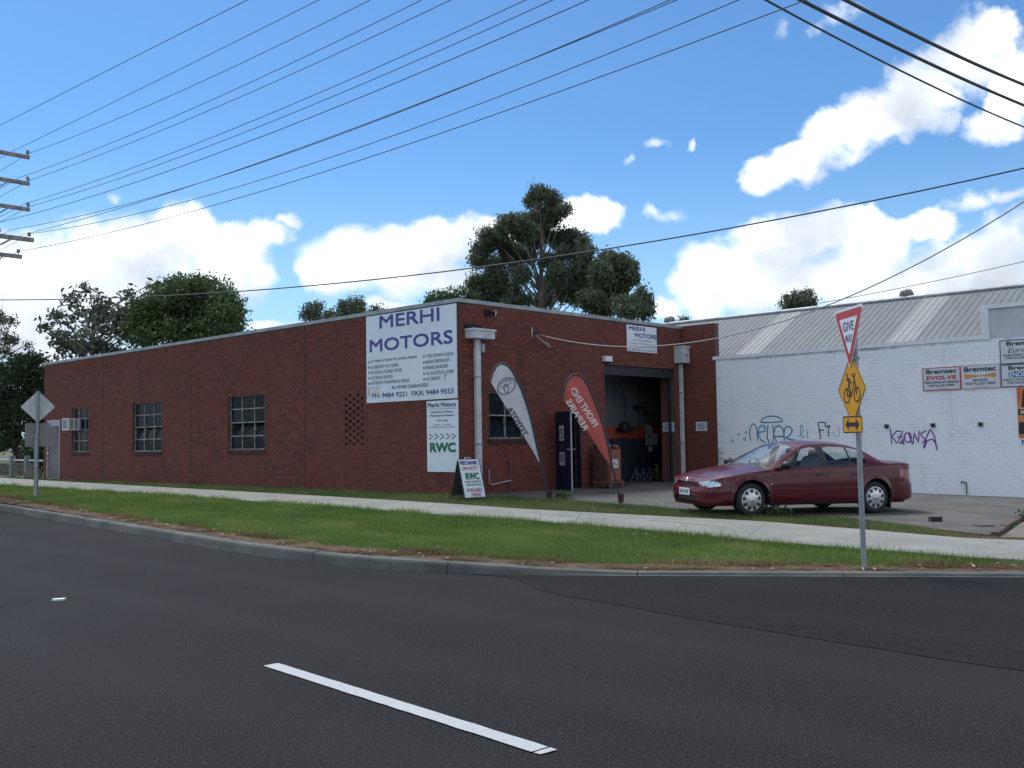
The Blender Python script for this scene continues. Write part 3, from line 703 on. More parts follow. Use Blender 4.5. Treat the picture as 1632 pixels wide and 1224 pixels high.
for a in (5.585, 8.96): mb.box(P(a, .37, -.20), V * .08, Z * 3.08, nR * .05)
part('guide', mb, MATS['roller_grey'], rd)
# thick right jamb of the opening
mb = MB(); mb.box(P(9.052, .3, -.24), V * .20, Z * 3.5, nR * -.30); part('jamb', mb, MATS['clay_red'], WS)

# rainwater heads and downpipes
def downpipe(a0, z0, z1, w, head, label):
    d = part('downpipe', MB(), M_pipe, WS, label)
    mb = MB(); mb.box(P(a0, z0, .03), V * w, Z * (z1 - z0), nR * .085); part('pipe', mb, M_pipe, d)
    mb = MB(); c0_, zz0, c1_, zz1, dep = head
    mb.box(P(c0_, zz0, .012), V * (c1_ - c0_), Z * (zz1 - zz0), nR * dep)
    part('rain_head', mb, M_pipe, d); mb = MB()
    mb.box(P(c0_ - .025, zz1 + .001, .012), V * (c1_ - c0_ + .05), Z * .05, nR * (dep + .03)); part('head_rim', mb, M_pipe, d)
    for zc in (z0 + .9 * (z1 - z0) / 1.2, z0 + (z1 - z0) * .32):
        mb = MB(); mb.box(P(a0 - .03, zc, .012), V * (w + .06), Z * .03, nR * .112); part('bracket', mb, mat('bracket_grey', (0.22, 0.23, 0.24), .6), d)
    return d
downpipe(.46, .36, 4.12, .16, (.20, 4.12, .92, 4.30, .30), 'downpipe with wide shallow white rain head by the street corner')
downpipe(9.22, .33, 3.90, .11, (9.02, 3.92, 9.40, 4.38, .30), 'downpipe with tall grey rain head by the roller opening')
mb = MB(); mb.box(P(9.17, 4.14, .315), V * .14, Z * .035, nR * .004); part('overflow_slot', mb, M_black, WS)
mb = MB(); mb.box(P(.16, 4.36, -.02), V * .62, Z * .12, nR * .034); part('scupper', mb, M_dark, WS)
# copper water pipe, tap and meter near the corner
mb = MB(); mb.tube([P(.92, .95, .04), P(.92, .62, .04), P(.97, .58, .06), P(1.68, .66, .05)], .016); wp = part('water_pipe', mb, mat('pipe_pale', (0.42, 0.40, 0.40), .5), WS)
mb = MB(); mb.tube([P(1.68, .36, .03), P(1.68, 1.12, .03)], .03); mb.box(P(1.62, 1.05, .012), V * .12, Z * .12, nR * .05); part('conduit', mb, mat('conduit_brown', (0.10, 0.06, 0.055), .7), wp)
# roof vent pipe
mb = MB(); mb.tube([C0 + V * 4.9 + U * 1.2 + Z * 4.7, C0 + V * 4.9 + U * 1.2 + Z * 5.36], .05, 10); mb.tube([C0 + V * 4.9 + U * 1.2 + Z * 5.36, C0 + V * 4.9 + U * 1.2 + Z * 5.39], .065, 10); part('vent_pipe', mb, M_cap, WS)

# ------------------------------------------------------------------ inside the roller opening
FZ = .315
mb = MB(); mb.box(C0 + U * .231 + V * 3.0 + Z * .20, U * 1.9, V * 9.0, Z * (FZ - .20)); part('floor', mb, M_fore, WS)
IW = C0 + U * 2.0                       # partition seen through the doorway
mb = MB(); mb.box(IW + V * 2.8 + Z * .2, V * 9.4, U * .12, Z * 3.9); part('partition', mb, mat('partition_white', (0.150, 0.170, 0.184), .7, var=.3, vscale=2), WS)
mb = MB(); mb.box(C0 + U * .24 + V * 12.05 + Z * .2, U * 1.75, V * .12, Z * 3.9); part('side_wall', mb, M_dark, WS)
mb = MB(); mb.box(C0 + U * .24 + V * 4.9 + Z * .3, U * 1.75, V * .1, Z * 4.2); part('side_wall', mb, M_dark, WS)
mb = MB(); mb.box(C0 + U * .235 + V * 9.0 + Z * 4.02, U * 1.9, V * 3.2, Z * .1); part('ceiling', mb, M_dark, WS)  # box added to keep light from above out of the bay
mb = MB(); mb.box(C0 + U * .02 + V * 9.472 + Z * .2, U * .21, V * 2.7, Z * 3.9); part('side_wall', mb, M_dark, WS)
Fi = Face(IW, V, Z, nR)
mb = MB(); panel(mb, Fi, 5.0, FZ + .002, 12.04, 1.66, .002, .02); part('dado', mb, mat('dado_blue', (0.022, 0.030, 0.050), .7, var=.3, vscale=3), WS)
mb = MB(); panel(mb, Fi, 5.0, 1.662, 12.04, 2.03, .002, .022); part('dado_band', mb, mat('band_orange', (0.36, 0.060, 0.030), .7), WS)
# white painted gable building
def build_white():
    B = thing('white_building', 'long white painted brick building with grey corrugated roof and graffiti', 'building', E0 - U * 6 + V * 2)
    x = -U; n = nL; o = E0; L = 15.0
    P = lambda a, z, d: o + x * a + Z * z + n * d
    mb = MB(); mb.box(P(1.186, 0, 0), x * (L - 1.186), -n * .23, Z * 3.96)
    w = part('wall', mb, M_wmortar, B)
    bricks = [(a, b, z) for a, b, z in lay(L, .02, 3.93, [], (), off=.09) if a > 1.25]
    brickwork([(w, o, x, n, bricks, [(7.3, 2.75, 12, 3.95), (11, 0, 15, 4), (1, 0, 6, 1.0)])], 300, M_wbrick1, M_wbrick, .0012, .0045)
    mb = MB(); mb.box(P(1.10, 3.962, .035), x * 7.72, -n * .28, Z * .10); part('coping', mb, M_white, B)
    mb = MB(); mb.box(P(8.98, 3.964, -.02), x * 6.0, -n * .20, Z * .74); part('parapet_panel', mb, mat('parapet_grey', (0.56, 0.58, 0.60), .7, var=.12, vscale=2), B)
    mb = MB(); mb.box(P(8.80, 3.95, .036), x * .18, -n * .28, Z * .86); mb.box(P(8.981, 4.705, .036), x * 6.0, -n * .28, Z * .105); part('parapet_frame', mb, M_white, B)
    # roof: separate ribbed sheets
    EA = 4.02; RI = 5.60; q0, q1 = .26, 3.25
    M_sheet = mat('roof_sheet', (0.150, 0.162, 0.166), .65, 0, var=.16, vscale=1.3); M_clear = mat('roof_fibreglass', (0.25, 0.255, 0.245), .6, var=.12, vscale=3)
    def sheet(s0, wd, m, slope):
        mb = MB(); prof = []
        nrib = 4; pr = wd / nrib
        for k in range(nrib): b0 = s0 + k * pr; prof += [(b0, 0), (b0 + .032, .018), (b0 + .058, .018), (b0 + .090, 0)]
        prof.append((s0 + wd - .004, 0))
        if slope > 0: e, r_ = (q0, EA), (q1, RI)
        else: e, r_ = (2 * q1 - q0 + .3, EA), (q1 + .004, RI)
        vs = []
        for s, h in prof: vs += [o + x * s + V * e[0] + Z * (e[1] + h), o + x * s + V * r_[0] + Z * (r_[1] + h)]
        mb.add(vs, [(2 * i, 2 * i + 2, 2 * i + 3, 2 * i + 1) for i in range(len(prof) - 1)])
        return part('roof_sheet', mb, m, roof)
    mb = MB(); mb.tube([o + x * (-9) + V * q1 + Z * (RI + .03), o + x * L + V * q1 + Z * (RI + .03)], .07, 8); roof = part('roof', mb, M_cap, B)
    s = -9.0
    while s < L:
        clear = 5.85 < s < 6.6 or 1.2 < s < 1.7
        q = sheet(s, .76, M_clear if clear else M_sheet, 1)
        if clear: q['label'] = 'pale translucent roof sheet'
        if s < L - 1: sheet(s, .76, M_sheet, -1)
        s += .76
    mb = MB(); mb.add([o + x * -9 + V * q0 + Z * (EA - .02), o + x * L + V * q0 + Z * (EA - .02), o + x * L + V * q1 + Z * (RI - .02), o + x * -9 + V * q1 + Z * (RI - .02)], [(0, 1, 2, 3)]); part('roof_lining', mb, M_dark, roof)
    mb = MB(); mb.box(o + x * -9 + V * 6.5, x * (L + 9), V * .2, Z * 3.98); mb.box(o + x * (L - .2) + V * .24, x * .2, V * 6.2, Z * 3.98); mb.box(o + x * -9 + V * .3, x * .2, V * 6.1, Z * 3.98); part('rear_wall', mb, M_wmortar, B)  # rear and end walls added to stop light leaking into the hall
    mb = MB()
    for s_ in (-9.0, L - .2): mb.prism([o + x * s_ + V * q0 + Z * 3.9, o + x * s_ + V * (2 * q1 - q0 + .2) + Z * 3.9, o + x * s_ + V * q1 + Z * (RI - .06)], x * .18)
    part('gable', mb, M_wmortar, B)
    # roof turbine ventilators
    for sv in (-2.75, 5.62):
        mb = MB(); c = o + x * sv + V * (q1 + .15) + Z * (RI - .10)
        mb.lathe(c, Z, [(.13, -.15), (.13, .10), (.165, .11)], 16); t_ = part('turbine_vent', mb, M_cap, roof)
        mb = MB(); mb.lathe(c, Z, [(.13, .11), (.155, .16), (.168, .24), (.155, .32), (.125, .37), (0, .39)], 20); part('drum', mb, mat('vent_inner', (0.16, 0.17, 0.175), .6), t_)
        for k in range(16):
            a0 = 2 * math.pi * k / 16; mb = MB(); pts = []
            for j in range(7):
                f = j / 6; rr = .145 + .045 * math.sin(math.pi * f); a1 = a0 + .25 * f; pts.append(c + Vector((rr * math.cos(a1), rr * math.sin(a1), 0.12 + .25 * f)))
            mb.tube(pts, .018, 5); part('vane', mb, M_cap, t_)
        mb = MB(); mb.lathe(c, Z, [(.155, .365), (.14, .395), (.09, .42), (0, .43)], 16); part('vent_cap', mb, M_cap, t_)
    # graffiti strokes on the paint
    def arc(cx, cy, rx, ry, a0, a1, k=12): return [(cx + rx * math.cos(R(a0 + (a1 - a0) * i / k)), cy + ry * math.sin(R(a0 + (a1 - a0) * i / k))) for i in range(k + 1)]
    def stroke(lst, m, wd, lab):
        mb = MB()
        for j, s_ in enumerate(lst):
            s2 = []
            for i in range(len(s_) - 1):
                for k in range(3): s2.append((s_[i][0] + (s_[i + 1][0] - s_[i][0]) * k / 3, s_[i][1] + (s_[i + 1][1] - s_[i][1]) * k / 3))
            s2.append(s_[-1]); mb.ribbon([P(a, b, .0068 + .0007 * j) for a, b in s2], wd, n)
        part('graffiti', mb, m, B, lab)
    m1 = mat('spray_teal', (0.008, 0.20, 0.38), .6); m2 = mat('spray_dark', (0.05, 0.055, 0.065), .6); m3 = mat('spray_purple', (0.17, 0.022, 0.27), .6)
    N1 = [[(2.29, 1.53), (2.26, 1.72), (2.29, 1.92), (2.38, 2.03), (2.47, 1.96), (2.51, 1.75), (2.52, 1.52)],
          [(2.56, 1.77), (2.76, 1.80), (2.77, 1.93), (2.66, 1.97), (2.56, 1.90), (2.54, 1.72), (2.62, 1.55), (2.76, 1.48)],
          [(2.86, 1.97), (2.82, 1.62), (2.90, 1.42), (2.99, 1.45), (3.03, 1.66), (3.02, 1.97)],
          [(3.13, 1.47), (3.03, 1.72), (3.10, 1.92), (3.22, 1.96), (3.33, 1.86), (3.36, 1.66)], [(3.08, 1.65), (3.35, 1.64)],
          [(3.37, 1.47), (3.35, 1.72), (3.40, 1.90), (3.52, 1.93), (3.62, 1.83), (3.55, 1.68), (3.40, 1.60), (3.55, 1.56), (3.72, 1.52)]]
    stroke(N1, m1, .036, 'teal tag reading NEVER'); stroke([arc(2.98, 2.06, .34, .17, 0, 180) + [(2.64, 2.06), (2.8, 2.045), (3.32, 2.06)]], m1, .034, 'teal dome drawn above the tag')
    stroke([[(3.80, 1.62), (3.95, 1.78), (3.93, 1.95), (3.87, 1.94), (3.86, 1.75), (3.92, 1.60), (3.99, 1.66)], [(4.06, 1.80), (4.08, 1.58)]], m1, .022, 'small teal scribble')
    stroke([[(4.46, 1.56), (4.40, 2.02), (4.62, 2.01), (4.60, 1.88)], [(4.42, 1.80), (4.56, 1.80)], [(4.70, 1.80), (4.69, 1.62)], arc(4.70, 1.89, .035, .04, 0, 350, 8)], m2, .034, 'black Fi tag')
    stroke([arc(4.92, 1.74, .09, .14, 80, -190, 10)], mat('spray_faint', (0.33, 0.35, 0.38), .6), .018, 'faint grey loop')
    K = [[(6.42, 1.80), (6.44, 1.40)], [(6.60, 1.76), (6.45, 1.60), (6.58, 1.42)], [(6.56, 1.74), (6.74, 1.73), (6.60, 1.44), (6.76, 1.42)], [(6.60, 1.58), (6.74, 1.60)], [(6.68, 1.40), (6.74, 1.55), (6.76, 1.38)],
         arc(6.87, 1.57, .09, .13, 90, 440, 14) + [(6.98, 1.40)], [(7.00, 1.40), (7.04, 1.70), (7.14, 1.42), (7.17, 1.74)], [(7.36, 1.74), (7.20, 1.66), (7.24, 1.58), (7.33, 1.50), (7.22, 1.42)],
         [(7.26, 1.28), (7.34, 1.55), (7.45, 1.78), (7.55, 1.60), (7.60, 1.24)], [(7.28, 1.30), (7.36, 1.48), (7.50, 1.52), (7.58, 1.40)]]
    stroke(K, m3, .032, 'purple angular tag')
    for q in (arc(1.90, 1.70, .035, .05, 200, -20, 8), arc(2.14, 1.75, .035, .05, 200, -20, 8), arc(2.09, 1.58, .035, .035, 0, 350, 10), [(1.62, 1.52), (1.66, 1.58), (1.70, 1.50), (1.76, 1.52)]): stroke([q], m2, .020, 'little dark mark')
    # small wall vents
    for s_ in (6.33, 7.53, 8.69, 9.95):
        mb = MB(); mb.box(P(s_ - .05, 1.82, .002), x * .10, n * .05, Z * .10); t_ = part('wall_vent', mb, mat('vent_dark', (0.05, 0.052, 0.056), .6), B)
        mb = MB(); mb.box(P(s_ - .02, 1.855, .053), x * .04, n * .004, Z * .03); part('slot', mb, M_dark, t_)
    mb = MB(); mb.tube([P(8.30, .14, .04), P(8.30, .42, .04)], .014); mb.tube([P(8.30, .42, .04), P(8.20, .46, .06), P(8.18, .40, .07)], .018); part('garden_tap', mb, mat('tap_dark', (0.07, 0.07, 0.07), .5), B)
    return B
WBLD = build_white()
# ================================================================== SIGNS, BANNERS, FITTINGS
FL = Face(C0, -U, Z, nL); FRt = Face(C0, V, Z, nR); FWh = Face(E0, -U, Z, nL)
def sign_board(name, label, F, x0, z0, x1, z1, m, group=None, d0=.014, th=.022, cat='sign'):
    t = thing(name, label, cat, F.p((x0 + x1) / 2, z0, d0), group)
    mb = MB(); panel(mb, F, x0, z0, x1, z1, d0, d0 + th); part('panel', mb, m, t)
    return t, d0 + th
def letter(t, F, d, items, m):
    """items: (text, x, z, w, h, bold)"""
    for it in items:
        mb = MB(); write(mb, F, it[0], it[1], it[2], it[3], it[4], d + .003, it[5] if len(it) > 5 else 0.012, it[6] if len(it) > 6 else 0.0); part('lettering', mb, m, t)
t, d = sign_board('wall_sign', 'large white painted sign with big blue MERHI MOTORS above lists of services', FL, -3.48, 2.685, -.045, 4.955, M_wsign)
letter(t, FL, d, [('MERHI', -2.93, 4.59, 2.30, .335, .02), ('MOTORS', -3.34, 4.00, 3.17, .335, .02)], M_blue)
M_fade = mat('faded_print', (0.17, 0.18, 0.28), .5, var=.4, vscale=14); 
letter(t, FL, d, [('ALL MINOR & MAJOR MECHANICAL REPAIRS', -3.31, 3.715, 1.84, .085), ('ACCREDITED VACC REPAIR', -3.31, 3.57, 1.13, .085), ('VIC ROADS LICENSED TESTER', -3.31, 3.43, 1.26, .085), ('LOG BOOK SERVICES', -3.31, 3.29, .90, .085), ('AUTOMATIC TRANSMISSION SERVICE', -3.31, 3.155, 1.54, .085),
    ('TYRE REPAIRS & SALES', -1.15, 3.715, 1.0, .085), ('BRAKE SPECIALISTS', -1.15, 3.57, .86, .085), ('ENGINE DIAGNOSIS', -1.15, 3.43, .80, .085), ('ALL ELECTRICAL WORK', -1.15, 3.29, 1.01, .085), ('A/C SERVICE', -1.15, 3.15, .52, .085)], M_fade)
letter(t, FL, d, [('ALL WORK GUARANTEED', -2.47, 3.005, 1.41, .085, .016), ('PH: 9484 9221', -3.26, 2.80, 1.40, .125, .02), ('FAX: 9484 9553', -1.69, 2.80, 1.52, .125, .02)], M_navy)
for x_ in (-3.40, -1.24):
    for k in range(5): mb = MB(); mb.lathe(FL.p(x_ + .02, 3.755 - .141 * k, d), nL, [(.030, 0), (.030, .003), (0, .003)], 12); part('bullet', mb, M_navy, t)
mb = MB(); mb.ribbon([FL.p(-.47, 3.14, d + .003), FL.p(-.46, 3.24, d + .003), FL.p(-.43, 3.27, d + .003), FL.p(-.40, 3.26, d + .003)], .03, nL); part('lettering', mb, M_navy, t)
M_tag = mat('spray_orange', (0.55, 0.20, 0.15), .6)
for q in ([(-3.36, 2.86), (-3.33, 3.10), (-3.22, 2.93), (-3.20, 3.12)], [(-3.16, 3.10), (-3.10, 2.92), (-3.05, 3.09)], [(-2.95, 3.10), (-3.02, 3.06), (-2.97, 3.00), (-3.00, 2.92), (-3.09, 2.93)], [(-3.42, 2.80), (-3.41, 3.12), (-3.36, 2.88)]):
    mb = MB(); mb.ribbon([FL.p(a, b, d + .005) for a, b in q], .018, nL); part('graffiti', mb, M_tag, t)

t, d = sign_board('wall_sign', 'tall narrow white sign with green RWC and row of black arrows beneath the big sign', FL, -1.135, .92, -.025, 2.645, M_wsign)
M_ink = mat('sign_ink', (0.015, 0.05, 0.16), .4)
letter(t, FL, d, [('Merhi Motors', -1.09, 2.485, 1.0, .115, .025), ('All Minor & Major', -.98, 2.33, .80, .065, .02), ('Mechanical Repairs', -1.02, 2.245, .88, .065, .02), ('Tune Ups', -.78, 2.125, .40, .065, .02), ('Service ....$119.00', -.88, 2.035, .60, .04, .012)], M_ink)
letter(t, FL, d, [('AUTOMOTIVE CARE REPAIR', -1.07, 2.43, 1.0, .028, 0.0)], M_fade)
mb = MB()
for k in range(16): panel(mb, FL, -1.05 + .058 * k, 1.988, -1.01 + .058 * k, 2.010, d + .001, d + .003)
part('fine_print', mb, M_fade, t, kind='stuff')
letter(t, FL, d, [('RWC', -1.03, 1.39, .92, .24, .045)], M_green)
for k in range(5):
    mb = MB(); x_ = -1.05 + .203 * k; mb.ribbon([FL.p(x_, 1.835, d + .003), FL.p(x_ + .135, 1.775, d + .003), FL.p(x_, 1.715, d + .003)], .030, nL); part('arrow', mb, M_black, t)

t, d = sign_board('wall_sign', 'small white sign reading MERHI MOTORS high above the roller opening', FRt, 6.63, 4.165, 8.09, 4.925, M_wsign)
letter(t, FRt, d, [('MERHI', 6.72, 4.77, .80, .125, .03), ('MOTORS', 6.99, 4.58, 1.09, .13, .03)], M_blue)
letter(t, FRt, d, [('AUTOMOTIVE AND REPAIRS', 6.90, 4.475, .95, .05, .0), ('ALL MINOR & MAJOR MECHANICAL', 6.71, 4.37, 1.32, .055, .0), ('REPAIRS TUNE UPS, STATE EXAMS', 6.77, 4.28, 1.25, .055, .0), ('PH: 9484 9221  FAX: 9484 9553', 6.68, 4.19, 1.36, .055, .012)], M_fade)

# brake signs on the white wall
M_grey_sign = mat('sign_greyish', (0.64, 0.67, 0.67), .45, var=.08, vscale=2); M_orange = mat('sign_orange', (0.62, 0.25, 0.05), .45)
def border(t, F, x0, z0, x1, z1, w, d, m):
    mb = MB()
    panel(mb, F, x0, z0, x1, z0 + w, d, d + .004); panel(mb, F, x0, z1 - w, x1, z1, d, d + .004); panel(mb, F, x0, z0 + w, x0 + w, z1 - w, d, d + .004); panel(mb, F, x1 - w, z0 + w, x1, z1 - w, d, d + .004); part('border', mb, m, t)
G_BR = 'brake signs fixed to the white wall'
t, d = sign_board('brake_sign', 'white brake sign with red EVOLVE and red border', FWh, 7.32, 2.75, 8.262, 3.338, M_grey_sign, G_BR)
border(t, FWh, 7.32, 2.75, 8.262, 3.338, .022, d, M_red)
letter(t, FWh, d, [('Bremtec', 7.41, 3.175, .76, .115, .03), ('PERFORMANCE BRAKES', 7.37, 2.925, .84, .06, .018), ('INSTALLED HERE', 7.48, 2.845, .62, .06, .018), ('bremtec.com.au', 7.65, 2.79, .28, .022, 0)], M_black); letter(t, FWh, d, [('EVOLVE', 7.42, 3.02, .74, .105, .04)], M_red)
t, d = sign_board('brake_sign', 'white brake sign with an orange bow-tie stripe and thin pink border', FWh, 8.275, 2.755, 9.195, 3.345, M_grey_sign, G_BR)
border(t, FWh, 8.275, 2.755, 9.195, 3.345, .012, d, mat('thin_pink', (0.60, 0.25, 0.2), .5))
letter(t, FWh, d, [('Bremtec', 8.35, 3.175, .76, .125, .03), ('BRAKES', 8.56, 2.935, .34, .06, .018), ('INSTALLED HERE', 8.39, 2.85, .69, .062, .018), ('bremtec.com.au', 8.58, 2.79, .30, .022, 0)], M_black)
mb = MB(); q = [(8.36, 3.00), (8.36, 3.125), (8.74, 3.075), (9.10, 3.135), (9.10, 3.02), (8.74, 3.055)]; mb.add([FWh.p(a, b, d + .003) for a, b in q], [(0, 5, 2, 1), (5, 4, 3, 2)]); part('emblem', mb, M_orange, t)
t, d = sign_board('brake_sign', 'white brake sign with script Euro, uppermost of the group', FWh, 9.21, 3.315, 10.16, 3.90, M_grey_sign, G_BR)
border(t, FWh, 9.21, 3.315, 10.16, 3.90, .02, d, mat('border_dark', (0.05, 0.06, 0.09), .5))
letter(t, FWh, d, [('Bremtec', 9.37, 3.755, .74, .105, .03), ('EUROPEAN', 9.29, 3.50, .44, .055, .018), ('INSTALLED', 9.34, 3.43, .46, .055, .018)], M_black); letter(t, FWh, d, [('Euro', 9.39, 3.585, .42, .125, .0, .35)], M_black)
t, d = sign_board('brake_sign', 'white brake sign with blue boxed ENDU lettering, below the Euro sign', FWh, 9.215, 2.755, 10.165, 3.30, M_grey_sign, G_BR)
border(t, FWh, 9.215, 2.755, 10.165, 3.30, .018, d, mat('border_blue', (0.03, 0.05, 0.15), .5))
letter(t, FWh, d, [('Bremtec', 9.39, 3.165, .74, .10, .03), ('HEAVY-DUT', 9.27, 2.90, .48, .055, .018), ('INSTALLED', 9.36, 2.83, .46, .055, .018)], M_black)
mb = MB(); panel(mb, FWh, 9.395, 2.985, 9.83, 3.125, d + .001, d + .004); part('box', mb, mat('box_blue', (0.02, 0.05, 0.30), .5), t); letter(t, FWh, d + .004, [('ENDU', 9.42, 3.00, .38, .11, .02)], M_wsign)
M_post = wmat('poster_orange', lambda t, b, vec: t.l.new(t.mix(t.ramp(t.noise(t.vm('MULTIPLY', vec, (2.2, 2.2, .9)), 2.0, 3), .35, .65), (0.60, 0.07, 0.03, 1), (0.75, 0.36, 0.10, 1)), b.inputs['Base Color']))
t, d = sign_board('wall_poster', 'orange and red poster with black bands at the right end of the white wall', FWh, 9.56, 1.52, 10.5, 2.735, M_post, cat='poster')
mb = MB(); panel(mb, FWh, 9.565, 2.07, 10.49, 2.21, d + .001, d + .004); part('band', mb, M_black, t); mb = MB(); panel(mb, FWh, 9.57, 1.61, 10.49, 1.90, d + .001, d + .004); part('band', mb, M_black, t)
letter(t, FWh, d + .004, [('SU', 9.62, 2.10, .15, .08, .02)], M_wsign)
mb = MB(); q = [(9.64, 2.26), (9.70, 2.68), (9.9, 2.68), (10.0, 2.26)]; mb.add([FWh.p(a, b, d + .003) for a, b in q], [(3, 2, 1, 0)]); part('lettering', mb, M_black, t)
t, d = sign_board('wall_sign', 'white strip with blue M lettering under the orange poster', FWh, 9.57, 1.30, 10.4, 1.505, M_wsign)
letter(t, FWh, d, [('M', 9.62, 1.36, .13, .12, .03)], mat('ink_royal', (0.02, 0.07, 0.35), .5))

# notices
M_notice = mat('notice_paper', (0.50, 0.53, 0.56), .6); M_print = mat('notice_print', (0.24, 0.27, 0.36), .6)
def notice(F, x0, z0, x1, z1, label):
    t, d = sign_board('notice_plate', label, F, x0, z0, x1, z1, M_notice, cat='notice', th=.008)
    border(t, F, x0, z0, x1, z1, .025, d, M_wsign)
    for k in range(4): mb = MB(); panel(mb, F, x0 + .06, z1 - .08 - .045 * k, x1 - .06 - .05 * (k % 2), z1 - .055 - .045 * k, d + .001, d + .003); part('print_line', mb, M_print, t)
notice(FWh, .45, 1.85, .83, 2.12, 'small white notice on the brick return wall beside the white building')
FJ = Face(C0 + V * 9.052, -U, Z, nL)
notice(FJ, -.47, 1.85, -.06, 2.12, 'small pale notice on the jamb inside the roller opening')

# lights, alarm, bracket
t = thing('floodlight', 'small floodlight with white lens high on the wall near the corner', 'floodlight', FRt.p(.95, 4.75, .01))
mb = MB(); mb.box(FRt.p(.86, 4.72, .012), V * .16, Z * .16, nR * .05); part('base', mb, M_dark, t)
mb = MB(); mb.tube([FRt.p(.98, 4.80, .06), FRt.p(1.0, 4.80, .16)], .03); part('arm', mb, M_dark, t)
ax = (nR * .6 + V * .75 - Z * .15).normalized(); mb = MB(); mb.lathe(FRt.p(1.0, 4.79, .15), ax, [(0, -.02), (.045, -.01), (.075, .06), (.075, .07)], 14); part('housing', mb, M_dark, t)
mb = MB(); mb.lathe(FRt.p(1.0, 4.79, .15), ax, [(.080, .072), (.06, .095), (0, .11)], 14); part('lens', mb, mat('lens_white', (0.85, 0.85, 0.83), .2), t)
t = thing('bulkhead_light', 'grey box light on the wall beside the corner downpipe', 'wall light', FRt.p(.7, 3.78, .01))
mb = MB(); mb.box(FRt.p(.64, 3.80, .012), V * .13, Z * .22, nR * .10); part('body', mb, mat('light_grey', (0.20, 0.215, 0.23), .5), t); mb = MB(); mb.box(FRt.p(.66, 3.82, .113), V * .09, Z * .17, nR * .01); part('cover', mb, M_grey, t)
mb = MB(); mb.lathe(FRt.p(.70, 3.74, .07), Z, [(.02, 0), (.025, .055)], 8); part('sensor', mb, M_dark, t)
t = thing('alarm_box', 'small white box above the left end of the roller opening', 'alarm box', FRt.p(5.65, 3.8, .01))
mb = MB(); mb.box(FRt.p(5.50, 3.81, .012), V * .30, Z * .15, nR * .12); part('body', mb, M_white, t); mb = MB(); mb.box(FRt.p(5.52, 3.775, .012), V * .26, Z * .034, nR * .09); part('base', mb, M_dark, t)
t = thing('service_bracket', 'bent steel bracket on the brick wall holding the service cable', 'bracket', FRt.p(2.6, 4.35, .01))
mb = MB(); mb.box(FRt.p(2.56, 4.28, .012), V * .05, Z * .28, nR * .02); part('plate', mb, M_cap, t)
mb = MB(); mb.tube([FRt.p(2.66, 4.40, .03), FRt.p(2.74, 4.25, .16), FRt.p(2.92, 4.08, .26), FRt.p(3.04, 4.05, .24), FRt.p(3.04, 4.17, .14), FRt.p(2.96, 4.18, .03)], .018); part('arm', mb, M_cap, t)
mb = MB(); mb.lathe(FRt.p(2.68, 4.40, .03), nR, [(.03, 0), (.04, .02), (.025, .05), (.04, .07), (0, .09)], 10); part('insulator', mb, M_dark, t)
# air conditioner in the far window
t = thing('air_conditioner', 'white window air conditioner sticking out of the far left window', 'air conditioner', C0 + U * 21.2 + Z * 2.3 + nL * .1)
Pn = lambda a, z, d: C0 + U * a + Z * z + nL * d
mb = MB(); mb.box(Pn(20.98, 2.31, -.06), U * .52, Z * .43, nL * .48); part('case', mb, mat('ac_grey', (0.25, 0.27, 0.28), .5), t)
mb = MB()
for a in (20.97, 21.46): mb.box(Pn(a, 2.30, .422), U * .05, Z * .45, nL * .025)
for z_ in (2.30, 2.71): mb.box(Pn(21.021, z_, .4225), U * .438, Z * .04, nL * .024)
for d_ in (.02, .20, .38): mb.box(Pn(20.965, 2.305, d_), U * .015, Z * .44, nL * .035)
for z_ in (2.30, 2.712): mb.box(Pn(20.966, z_, .056), U * .013, Z * .035, nL * .322)
part('trim', mb, M_white, t)
for k in range(7): mb = MB(); mb.box(Pn(21.025, 2.35 + .051 * k, .425), U * .43, Z * .018, nL * .012); part('louvre', mb, M_grey, t)

# A-frame board on the grass
t = thing('sandwich_board', 'white A-frame board reading MECHANIC ON DUTY standing on the grass', 'A-frame sign', (-1.1, 22.5, 0))
wd = Vector((.78, .62, 0)).normalized(); bk = Vector((-.62, .78, 0))
F0 = G(-1.08, 22.45, .03); zt = .90
top = F0 + bk * .27 + Z * zt; up = (top - F0).normalized(); nf = wd.cross(up).normalized()
Ff = Face(F0, wd, up, nf); H = (top - F0).length
mb = MB(); panel(mb, Ff, .005, .06, .575, H, -.012, .006); part('front_panel', mb, M_wsign, t)
B0 = F0 + bk * .56; up2 = (top - B0).normalized(); nb = up2.cross(wd).normalized(); Fb = Face(B0, wd, up2, nb)
mb = MB(); panel(mb, Fb, .005, .10, .575, H, -.006, .012); part('back_panel', mb, mat('board_back', (0.05, 0.055, 0.058), .6), t)
for a in (-.012, .575):
    mb = MB(); mb.box(Ff.p(a, -.04, -.012), wd * .02, up * (H + .04), nf * .022); part('leg', mb, M_black, t)
    mb = MB(); mb.box(Fb.p(a, -.04, -.012), wd * .02, up2 * (H + .02), nb * .022); part('leg', mb, M_black, t)
mb = MB(); mb.tube([Ff.p(.20, H, 0), Ff.p(.20, H + .04, 0), Ff.p(.36, H + .04, 0), Ff.p(.36, H, 0)], .012); part('handle', mb, M_cap, t)
letter(t, Ff, .008, [('MECHANIC', .03, .815, .50, .095, .03)], mat('board_blue', (0.05, 0.05, 0.28), .5)); letter(t, Ff, .008, [('ON DUTY', .06, .69, .45, .085, .015, .2), ('AVAILABLE', .07, .185, .45, .085, .015, .2), ('HERE!', .19, .075, .28, .085, .015, .2)], M_red)
